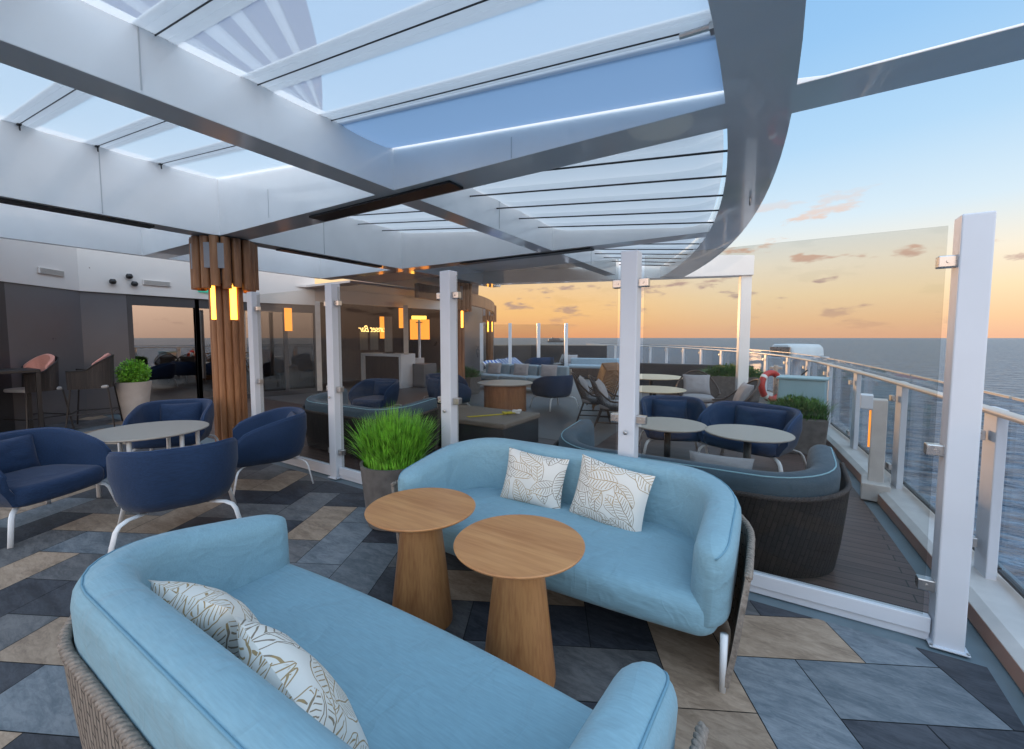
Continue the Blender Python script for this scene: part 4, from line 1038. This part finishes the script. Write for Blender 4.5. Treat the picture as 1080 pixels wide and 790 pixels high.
def bush(mb, c, r, n, s, rng):
    for k in range(n):
        v = Vector((rng.gauss(0,1), rng.gauss(0,1), rng.gauss(0,1))).normalized(); q = rng.random()**.35
        bump_ = 1+.25*mnoise.noise(v*2.5)
        p = Vector(c)+Vector((v.x*r[0], v.y*r[1], v.z*r[2]))*q*bump_
        d = (v+Vector((rng.gauss(0,.6), rng.gauss(0,.6), rng.gauss(0,.6)+.5))).normalized(); w = d.cross(Vector((rng.random(),rng.random(),.3))).normalized()
        mb.add([p-w*s*.3, p+d*s*.5-w*s*.32, p+d*s*1.2, p+d*s*.5+w*s*.32, p+w*s*.3], [(0,1,2,3,4)])
    return mb
bush(MB(), (0,0,.90), (.25,.25,.26), 2600, .035, rng).build('foliage', M_['grass'], t)
for (l,y,dx,dy,h,fh,lab) in ((.50,4.25,.62,.5,.50,.20,'dark green shrub in a square planter by the railing'),(1.75,9.3,1.3,.5,.62,.22,'farther dark green shrub in a long planter by the railing'),(8.5,6.6,1.1,.6,.50,.22,'low green shrub left of the navy chairs, beyond the third white post')):
    t = thing('planter_shrub', lab, 'potted plant', S(l,y), .1, 'shrubs in box planters')
    MB().hexa([(-dx/2*.9,-dy/2*.9,0),(dx/2*.9,-dy/2*.9,0),(dx/2*.9,dy/2*.9,0),(-dx/2*.9,dy/2*.9,0)], [(-dx/2,-dy/2,h),(dx/2,-dy/2,h),(dx/2,dy/2,h),(-dx/2,dy/2,h)]).build('planter', M_['pot'], t, bevel=.02)
    blades(bush(MB(), (0,0,h+fh*.5), (dx*.5,dy*.55,fh*.8), 1600, .035, rng), 0,0,h-.03,.3,int(1500*dx),fh*1.9,.010,.14,rng,(dx,dy)).build('foliage', M_['shrub'], t)

# ------------------------------------------------------------------ navy armchairs
def make_armchair(label):
    t = thing('armchair', label, 'armchair', (0,0,0), 0, 'navy armchairs')
    W, D, Rr = .84, .70, .34
    top = lambda q: .76-.17*max(0,(abs(q-.5)-.18)/.32)**1.7
    mb = MB(); 
    # shell: narrower at the bottom
    pts, L_ = upath(W, D, Rr, 10, 5); rings = []; T = L_[-1]
    for i, p in enumerate(pts):
        q = L_[i]/T; z1 = top(q); e = min(L_[i], T-L_[i]); k = sqrt(max(.05,1-(1-min(1,e/.12))**2)); h0 = .27
        z1 = h0+(z1-h0)*(.80+.20*k); th = .06*(.55+.45*k)
        rr = []
        for d, z in ((.16,h0),(.07,h0+.02),(.035,h0+.10),(.0,h0+(z1-h0)*.6),(.0,z1-.03),(.012,z1-.006),(.03,z1),(.05,z1-.006),(th+.004,z1-.03),(th+.02,h0+(z1-h0)*.6),(.12,h0+.06)):
            rr.append((p[0]+p[2]*d, p[1]+p[3]*d, z))
        rings.append(rr)
    mb.loft(rings).build('shell', M_['navy'], t, smooth=True, auto=60)
    pp = [(p[0]+p[2]*.02, p[1]+p[3]*.02, .27+(top(L_[i]/T)-.27)*(.80+.20*sqrt(max(.05,1-(1-min(1,min(L_[i],T-L_[i])/.12))**2)))+.001) for i, p in enumerate(pts)]
    MB().tube(pp, .0045, 6).build('piping', M_['navypipe'], t, smooth=True)
    seat(MB(), W, D, Rr, .075, .03, .265, .43, .06, .02, .05).build('seat_cushion', M_['navy'], t, smooth=True)
    o = pillow(MB(), .50, .34, .15).build('back_pad', M_['navy'], t, smooth=True); o.location = (0, D/2-.14, .56); o.rotation_euler = (R(-12),0,0)
    for sx in (-1,1):
        for sy in (-1,1):
            MB().tube([(sx*.20, sy*.20-.02, .262),(sx*.30, sy*.28-.02, .258),(sx*.345, sy*.315-.02, .235),(sx*.365, sy*.33-.02, .20),(sx*.41, sy*.37-.02, 0)], .018, 8, flat=.4, up=(sx,sy,.3)).build('leg', M_['legw'], t, smooth=True)
    return t
def facing(deg): return R(deg+90)     # model faces -y
ac = make_armchair('navy armchair with its back to the camera, in front of the round grey table')
ac.location = S(4.92,-1.47); ac.rotation_euler = (0,0,facing(160))
for (l,y,f,lab,s) in [(5.56,-.36,247,'navy armchair right of the round grey table, beside the slim white post',1),(6.20,-2.10,27,'navy armchair cut by the left edge of the photo',1),
    (7.35,-.62,-38,'navy armchair behind the round grey table',1),
    (7.44,2.75,-75,'navy armchair in the dark behind glass, in front of the pale counter',1),
    (7.25,4.5,-20,'navy armchair left of the wooden drum table, the farther of two',1),(6.55,3.75,70,'slate-backed navy armchair by the dark chest, nearer of two left of the drum table',1),
    (5.05,5.75,155,'navy armchair right of the wooden drum table, white legs',1),
    (1.98,3.15,-70,'navy armchair behind the left cream table, beside the second white post',1),(1.02,3.0,-110,'wide navy armchair behind the right cream table, by the planter',1.25)]:
    dup(ac, S(l,y), facing(f), lab, 'navy armchairs', (s,1,1) if s != 1 else None)

# ------------------------------------------------------------------ round tables
def round_table(l, y, r, h, m, lab, legs=0, grp=None):
    t = thing('round_table', lab, 'table', S(l,y), 0, grp)
    MB().lathe([(0,h-.02),(r-.012,h-.02),(r,h-.012),(r,h-.005),(r-.005,h),(0,h)], n=56).build('table_top', m, t, smooth=True, auto=30)
    if legs:
        for k in range(legs):
            a = 2*pi*k/legs+.35; MB().tube([(.8*r*cos(a),.8*r*sin(a),0),(.8*r*cos(a),.8*r*sin(a),h-.02)], .02, 10).build('leg', M_['legw'], t, smooth=True)
    else:
        MB().tube([(0,0,.02),(0,0,h-.02)], .035, 12).build('stem', M_['bframe'], t, smooth=True)
        MB().lathe([(.24,0),(.24,.012),(.05,.03),(.04,.05)], n=32).build('foot', M_['bframe'], t, smooth=True, auto=30)
    return t
round_table(6.43,-1.17,.52,.62, M_['tablegrey'], 'round grey table on white legs among the four navy armchairs', 6)
round_table(1.78,1.95,.40,.65, M_['tablegrey'], 'pale round table behind the glass, next to the second white post', 0, 'pedestal tables beyond the glass')
round_table(1.00,1.93,.40,.65, M_['tablegrey'], 'pale round table behind the glass, farthest to the right', 0, 'pedestal tables beyond the glass')
round_table(2.70,5.15,.55,.65, M_['tablewarmlit'], 'warm-lit round table between the rope chairs, nearer of two', 0, 'pedestal tables beyond the glass')
round_table(3.40,7.7,.75,.65, M_['tablewarmlit'], 'warm-lit round table between the rope chairs, farther of two', 0, 'pedestal tables beyond the glass')
t = thing('drum_table', 'wooden drum table with a pale oval top beyond the dark chest', 'table', S(5.78,4.80))
MB().lathe([(0,.60),(.58,.60),(.60,.615),(.60,.63),(0,.635)], n=48).build('table_top', M_['tablegrey'], t, smooth=True, auto=30)
MB().lathe([(.44,0),(.46,.02),(.46,.597)], n=40).build('drum', M_['slat'], t, smooth=True, auto=30)
# ------------------------------------------------------------------ dark chest with strap
t = thing('storage_chest', 'dark storage chest with a taupe padded lid behind the glass', 'chest', S(4.62,2.23))
MB().box((0,0,.20),(1.60,.98,.38)).build('body', M_['dark'], t, bevel=.012)
MB().box((0,0,.42),(1.64,1.02,.075)).build('lid', mat('taupe_vinyl', (.17,.145,.125), .55, noise=(4,.1,(1,1,1))), t, bevel=.02, seg=3)
st = MB(); st.hexa([(-.10,-.35,.459),(-.04,-.37,.459),(.34,.20,.459),(.28,.23,.459)], [(-.10,-.35,.467),(-.04,-.37,.467),(.34,.20,.467),(.28,.23,.467)])
for k in range(7): st.box((.30+.03*sin(k*2.1), .18+.035*cos(k*1.7), .475+.006*(k%3)), (.16,.04,.014), k*.7)
o = st.build('ratchet_strap', M_['yellow'], bevel=.002); o.location = S(4.45,2.23); tag(o, 'crumpled yellow strap lying on the dark chest', 'strap')
o = MB().box((0,0,0),(.12,.05,.05)).box((.05,.01,.02),(.06,.06,.03),.5).build('buckle', M_['legw'], bevel=.008); o.location = S(4.05,2.44,.50); tag(o, 'white buckle at the end of the yellow strap on the chest', 'buckle')

# ------------------------------------------------------------------ bar stools and high table on the left
def make_stool(label):
    t = thing('bar_stool', label, 'bar stool', (0,0,0), 0, 'salmon-backed bar stools')
    W, D = .60, .54
    mb = MB(); pts, L_ = upath(W, D, .22, 8, 5); T = L_[-1]; rings = []; uv = []
    for i, p in enumerate(pts):
        q = L_[i]/T; z1 = 1.02+.26*max(0, 1-(abs(q-.5)/.34)**2); z1 = max(z1, .92+.10*(1-abs(q-.5)*2))
        rr = []
        for d, z in ((0,.70),(0,z1),(.012,z1),(.012,.70)): rr.append((p[0]*(1+.08*(z-.7)), p[1]*(1+.08*(z-.7))+p[3]*d, z)); uv.append((L_[i], z))
        rings.append(rr)
    mb.loft(rings, uvs=uv).build('cord_shell', M_['mesh'], t)
    rim = [tuple(r[1]) for r in rings]; MB().tube(rim, .011, 8).build('top_rim', M_['bframe'], t, smooth=True)
    MB().box((0,-.01,.725),(W-.05,D-.04,.06)).build('seat_cushion', M_['seatgrey'], t, bevel=.025, seg=3)
    rings = []
    for i, p in enumerate(pts):
        q = L_[i]/T
        if abs(q-.5) > .32: continue
        z1 = 1.06+.26*max(0,1-(abs(q-.5)/.34)**2)
        rings.append([(p[0]*.98+p[2]*d, p[1]*.98+p[3]*d, z) for d, z in ((.02,.80),(.02,z1-.015),(.04,z1),(.075,z1-.02),(.085,.80))])
    MB().loft(rings).build('back_cushion', M_['pink'], t, smooth=True, auto=50)
    L4 = []
    for sx in (-1,1):
        for sy in (-1,1):
            a = (sx*(W/2-.03), sy*(D/2-.03), .70); b = (sx*(W/2+.05), sy*(D/2+.04), 0); L4.append(b)
            MB().tube([a,b], .012, 8).build('leg', M_['bframe'], t)
    k = .26; c = [(sx*(W/2+.02), sy*(D/2+.015), k) for sx, sy in ((-1,-1),(1,-1),(1,1),(-1,1),(-1,-1))]
    MB().tube(c, .010, 8).build('foot_ring', M_['bframe'], t)
    return t
bs = make_stool('salmon-backed bar stool beside the tall pale pot'); bs.location = S(11.25,-.45); bs.rotation_euler = (0,0,facing(246))
dup(bs, S(11.45,-1.15), facing(-70), 'salmon-backed bar stool behind the black high table')
dup(bs, S(11.1,-2.2), facing(60), 'bar stool mostly cut off by the left edge of the photo')
t = thing('high_table', 'black framed high table at the left edge of the photo', 'table', S(11.10,-1.55))
MB().box((0,0,1.07),(.75,.75,.05)).build('table_top', M_['bframe'], t, bevel=.006)
for sx in (-1,1):
    for sy in (-1,1): MB().box((sx*.345,sy*.345,.52),(.05,.05,1.05)).build('leg', M_['bframe'], t)

# ------------------------------------------------------------------ rope lounge chairs beyond the glass
def make_rope(label):
    t = thing('rope_chair', label, 'rope chair', (0,0,0), 0, 'rope lounge chairs')
    n = 22; hoop = []; base = []
    for k in range(n+1):
        a = R(-28+236*k/n); up = max(0, sin(a)); hoop.append(Vector((.40*cos(a), .34*sin(a)+.10*up, .52+.40*up**1.3)))
        base.append(Vector((.27*cos(a), .25*sin(a)-.02, .36)))
    MB().tube(hoop, .016, 8).build('hoop', M_['darkwood'], t, smooth=True)
    MB().tube(base+[base[0]], .014, 8).build('seat_ring', M_['darkwood'], t, smooth=True)
    c = MB()
    for k in range(n*3):
        q = k/3; i = int(q); f = q-i; a = hoop[i].lerp(hoop[i+1], f); b = base[i].lerp(base[i+1], f)
        c.tube([a,(a+b)/2+Vector((0,.01,0)),b], .0045, 5)
    c.build('cords', M_['rimd'], t)
    seat(MB(), .56, .50, .22, .0, .03, .36, .47, .045, .015, .03).build('seat_cushion', M_['greycush'], t, smooth=True)
    o = pillow(MB(), .52, .42, .16).build('back_cushion', M_['greycush'], t, smooth=True); o.location = (0,.22,.66); o.rotation_euler = (R(-24),0,0)
    for sx in (-1,1):
        MB().tube([(sx*.25,-.20,.37),(sx*.33,-.30,0)], [.018,.013], 8).build('leg', M_['darkwood'], t)
        MB().tube([(sx*.22,.20,.37),(sx*.30,.33,0)], [.018,.013], 8).build('leg', M_['darkwood'], t)
        MB().tube([(sx*.30,-.27,.14),(sx*.275,.28,.14)], .011, 8).build('stretcher', M_['darkwood'], t)
    return t
rc = make_rope('rope chair with dark legs left of the second white post'); rc.location = S(3.75,4.85); rc.rotation_euler = (0,0,facing(20))
for (l,y,f,lab) in [(3.20,4.35,15,'nearer dark-legged rope chair beside the second white post'),
                    (2.10,6.1,-75,'rope chair with grey cushion to the right of the warm-lit tables'),
                    (1.45,4.9,200,'rope chair left of the red life ring'),(9.0,14.2,-120,'far rope chair near the stern screen, left one'),(8.3,14.0,-60,'far rope chair near the stern screen, right one')]:
    dup(rc, S(l,y), facing(f), lab)

# stacked folded teak chairs
def make_teak(label):
    t = thing('folded_chair', label, 'folding chair', (0,0,0), 0, 'teak chairs leaning in a row')
    tilt = Matrix.Rotation(R(-24), 4, 'X')
    def T(p): return tuple(tilt @ Vector(p))
    for sx in (-1,1): MB().tube([T((sx*.26,0,0)),T((sx*.28,0,.98))], .018, 6).build('side_rail', M_['teak'], t)
    MB().tube([T((-.28,0,.98)),T((.28,0,.98))], .022, 6).build('top_rail', M_['teak'], t)
    s = MB()
    for k in range(9):
        z = .12+k*.095; s.tube([T((-.26,0,z)),T((0,.0,z+.10)),T((.26,0,z))], .013, 5)
    s.build('slats', M_['teak'], t)
    MB().tube([T((-.25,-.03,.35)),T((-.25,-.22,.02))], .015, 6).tube([T((.25,-.03,.35)),T((.25,-.22,.02))], .015, 6).build('folded_legs', M_['teak'], t)
    return t
tk = None
for k in range(6):
    l, y = 4.0+.17*k, 5.9+.42*k
    lab = ['nearest teak chair of the leaning row beside the white post','second teak chair of the leaning row, counted from the white post','third teak chair of the leaning row, counted from the white post',
           'fourth teak chair of the leaning row, counted from the white post','fifth teak chair of the leaning row, counted from the white post','farthest teak chair of the leaning row'][k]
    if tk is None: tk = make_teak(lab); tk.location = S(l,y,.03); tk.rotation_euler = (0,0,facing(155))
    else: dup(tk, S(l,y,.03), facing(155), lab)

# ------------------------------------------------------------------ grey-blue outdoor sofa with cushions
t = thing('outdoor_sofa', 'long grey-blue outdoor sofa with three back sections beyond the drum table', 'sofa', S(7.4,8.1))
for k in (-1,0,1):
    MB().box((k*.98,.34,.56),(.95,.20,.42)).build('back_cushion', M_['greyblue'], t, bevel=.05, seg=3)
    MB().box((k*.98,-.05,.38),(.95,.75,.16)).build('seat_cushion', M_['greyblue'], t, bevel=.04, seg=3)
MB().box((0,0,.22),(3.0,.86,.12)).box((0,.46,.42),(3.0,.04,.52)).build('frame', M_['tablegrey'], t, bevel=.01)
for sx in (-1.45,1.45):
    for sy in (-.4,.4): MB().box((sx,sy,.08),(.06,.06,.16)).build('leg', M_['teak'], t)
for k,(dl,lab) in enumerate(((.98,'left grey pillow on the long grey-blue sofa'),(0,'middle grey pillow on the long grey-blue sofa'),(-.95,'right pale pillow on the long grey-blue sofa'))):
    put_pillow(lab, S(7.4+dl,8.18,.62), (R(-14),0,.05*k), (.52,.40,.14), 'greycush', k*.3, 'grey pillows on the long sofa')

# loungers with striped towels
def towelmat():
    m = mat('striped_towel', (.6,.62,.66), .85); t = m.node_tree; b = t.nodes['Principled BSDF']
    tcn = N(t, 'ShaderNodeTexCoord'); sx = N(t, 'ShaderNodeSeparateXYZ'); t.links.new(tcn.outputs['Object'], sx.inputs[0])
    mu = N(t, 'ShaderNodeMath', operation='MULTIPLY'); t.links.new(sx.outputs[0], mu.inputs[0]); mu.inputs[1].default_value = 6
    fr = N(t, 'ShaderNodeMath', operation='FRACT'); t.links.new(mu.outputs[0], fr.inputs[0])
    r = ramp(t, [(0,(.62,.65,.70,1)),(.45,(.05,.13,.42,1))], 'CONSTANT'); t.links.new(fr.outputs[0], r.inputs[0]); t.links.new(r.outputs[0], b.inputs['Base Color']); return m
tw = towelmat()
def make_lounger(label):
    t = thing('sun_lounger', label, 'sun lounger', (0,0,0), 0, 'sun loungers with striped towels')
    MB().box((0,0,.26),(.66,1.9,.06)).build('frame', M_['white'], t, bevel=.01)
    MB().box((0,-.32,.34),(.62,1.25,.10)).build('mattress', M_['legw'], t, bevel=.03)
    b = MB().box((0,.33,0),(.62,.70,.09)).build('backrest', tw, t, bevel=.03); b.location = (0,.30,.33); b.rotation_euler = (R(26),0,0)
    for sx in (-1,1):
        for sy in (-1,1): MB().box((sx*.28,sy*.8,.115),(.05,.05,.23)).build('leg', M_['white'], t)
    return t
lg = make_lounger('sun lounger with a striped towel, nearest of the row behind the long sofa'); lg.location = S(9.7,10.6); lg.rotation_euler = (0,0,R(70))
for k,lab in ((1,'sun lounger with a striped towel, second of the row behind the long sofa'),(2,'sun lounger with a striped towel, third of the row behind the long sofa'),(3,'sun lounger with a striped towel, farthest of the row behind the long sofa')):
    dup(lg, S(9.9+.25*k,10.3+1.15*k), R(70), lab)
dup(ac, S(9.4,13.2), facing(150), 'navy armchair far aft in front of the stern screen', 'navy armchairs', (1.4,1.2,1))
t = thing('outdoor_sofa', 'low pale blue sofa far aft, left of the leaning teak chairs', 'sofa', S(6.7,13.0), .25)
MB().box((0,0,.25),(2.4,.9,.34)).build('base', M_['darkwood'], t, bevel=.02)
MB().box((0,.36,.60),(2.4,.2,.36)).build('back_cushion', M_['greyblue'], t, bevel=.05); MB().box((0,-.08,.47),(2.36,.7,.12)).build('seat_cushion', M_['greyblue'], t, bevel=.04)
t = thing('outdoor_sofa', 'dark bench beside the railing, right of the second white post', 'bench', S(3.0,10.0), .1)
MB().box((0,0,.25),(3.4,.8,.40)).build('base', M_['dark'], t, bevel=.02); MB().box((0,.38,.62),(3.4,.14,.42)).build('back', M_['dark'], t, bevel=.03)

# far stern windscreen
SY = 18.0
def cs(X, Y): a, b = cam2ship(X, Y); return (a, b)
sp = [508,538,568,597]
sl_ = ['leftmost post of the far stern windscreen','second post from the left of the far stern windscreen','third post from the left of the far stern windscreen','rightmost post of the far stern windscreen']
for k, u in enumerate(sp):
    a, b = cs((u-540)/450*SY, SY)
    tag(MB().box((a,b,1.1),(.14,.14,2.2),R(32)).build('stern_post', M_['white'], bevel=.01), sl_[k], 'post', 'posts of the stern windscreen')
    if k < 3:
        a2, b2_ = cs((sp[k+1]-540)/450*SY, SY)
        tag(MB().box(((a+a2)/2,(b+b2_)/2,1.2),(hypot(a2-a,b2_-b)-.16,.012,1.9),R(32)).build('stern_windscreen', M_['glass']), ['left pane of the far stern windscreen','middle pane of the far stern windscreen','right pane of the far stern windscreen'][k], 'glass screen', 'panes of the stern windscreen')
# stern bulwark: a dark solid parapet far aft
pts = [cs((u-540)/450*Y, Y) for u, Y in ((455,22.5),(520,23.5),(560,24.5),(600,24),(640,23))]
bw = thing('stern_bulwark', 'dark grey parapet closing the deck far aft, under the horizon', 'parapet')
for p, q in zip(pts, pts[1:]):
    an = atan2(q[1]-p[1], q[0]-p[0]); MB().box(((p[0]+q[0])/2,(p[1]+q[1])/2,.58),(hypot(q[0]-p[0],q[1]-p[1]),.08,1.16),an).build('panel', M_['dark'], bw)
    MB().box(((p[0]+q[0])/2,(p[1]+q[1])/2,1.18),(hypot(q[0]-p[0],q[1]-p[1]),.10,.05),an).build('cap_rail', M_['tablegrey'], bw)

# ------------------------------------------------------------------ along the railing
t = thing('light_bollard', 'pale light post with a warm glowing slot on the railing kerb', 'light', S(-.10,2.55), R(83))
MB().box((0,0,.09),(.34,.22,.17)).build('base_box', M_['kerb'], t, bevel=.01)
MB().box((.02,.0,.58),(.15,.12,.82)).build('body', M_['kerb'], t, bevel=.008)
MB().box((.02,.10,.96),(.16,.10,.14)).build('head', M_['white'], t, bevel=.008)
MB().tube([(.02,.066,.50),(.02,.066,.87)], .010, 10).build('light_slot', M_['glowsoft'], t, smooth=True)
t = thing('deck_cabinet', 'pale blue cabinet standing against the railing', 'cabinet', S(.42,5.35), R(-8))
MB().box((0,0,.47),(.62,.45,.94)).build('body', M_['cab'], t, bevel=.015); MB().box((0,0,.955),(.68,.50,.03)).build('lid', M_['cab'], t, bevel=.006)
MB().box((-.32,0,.5),(.02,.36,.8)).build('door', M_['kerb'], t, bevel=.004)
t = thing('life_ring', 'red life ring with white bands hanging at the railing', 'life ring', S(.86,6.1,.72), 0)
def torus(mb, R0, r, a0, a1, n=28):
    return mb.tube([(0, R0*cos(a0+(a1-a0)*k/n), R0*sin(a0+(a1-a0)*k/n)) for k in range(n+1)], r, 12)
torus(MB(), .24, .055, 0, 2*pi, 48).build('ring', M_['red'], t, smooth=True)
for k in range(4): torus(MB(), .24, .058, R(90*k+40), R(90*k+52), 6).build('band', M_['retro'], t, smooth=True)
t.rotation_euler = (0,R(-6),R(-38))
st = tag(MB().box((-.80,6.22,.55),(.06,.06,1.1)).box((-.80,6.22,1.05),(.20,.05,.05)).build('ring_stand', M_['steel'], bevel=.005), 'steel stand carrying the red life ring', 'stand')
# davit with covered raft outboard
t = thing('covered_raft', 'white covered raft canister with golden end outboard of the railing', 'raft', S(.30,12.7,1.20), R(55))
rings = []
for x, s in ((-.75,.85),(-.70,1),(0,1.0),(.68,.92),(.74,.78)):
    rings.append([(x, y*s, z*s) for y, z in ((-.40,-.17),(-.36,.10),(-.24,.21),(.24,.21),(.36,.10),(.40,-.17))])
MB().loft(rings).build('cover', M_['cap'], t, smooth=True, auto=40, bevel=.02)
MB().box((-.77,0,.0),(.05,.62,.26)).build('end_plate', M_['steel'], t, bevel=.01); MB().box((0,0,-.20),(1.6,.9,.04)).build('cradle', M_['white'], t)
MB().tube([(0,0,-.2),(0,0,-2.0)], .12, 12).build('pedestal', M_['white'], t)
t = thing('bracket_arm', 'thin dark bracket arm clamped to the railing left of the cabinet', 'bracket', S(.45,6.4,.6))
MB().tube([(0,0,-.5),(0,0,.15),(.05,-.02,.33),(.13,-.04,.42)], .014, 8).build('arm', M_['bframe'], t, smooth=True)
MB().box((0,0,-.05),(.12,.05,.06)).build('clamp', M_['steel'], t)
# far ship on the horizon
t = thing('distant_ship', 'tiny ship silhouette on the horizon', 'ship', (*cs((586-540)/450*3600, 3600), -38), R(32))
MB().hexa([(-66,-9,0),(62,-9,0),(62,9,0),(-66,9,0)], [(-72,-9,14),(74,-9,16),(74,9,16),(-72,9,14)]).build('hull', M_['frame'], t)
MB().box((-10,0,21),(96,15,14)).box((0,0,31),(60,13,8)).build('superstructure', M_['greypanel'], t); MB().box((-25,0,39),(12,8,10)).build('funnel', M_['frame'], t)
# little ring on the curved rim
t = MB(); t.tube([(-.70+.0*cos(a), 2.2+.045*cos(a), 2.95+.055*sin(a)) for a in [2*pi*k/20 for k in range(21)]], .008, 6)
o = t.build('lifting_eye', M_['steel'], smooth=True); o.location = (-.36,-.15,.03); tag(o, 'small steel eye under the outer edge of the curved rim', 'eye bolt')
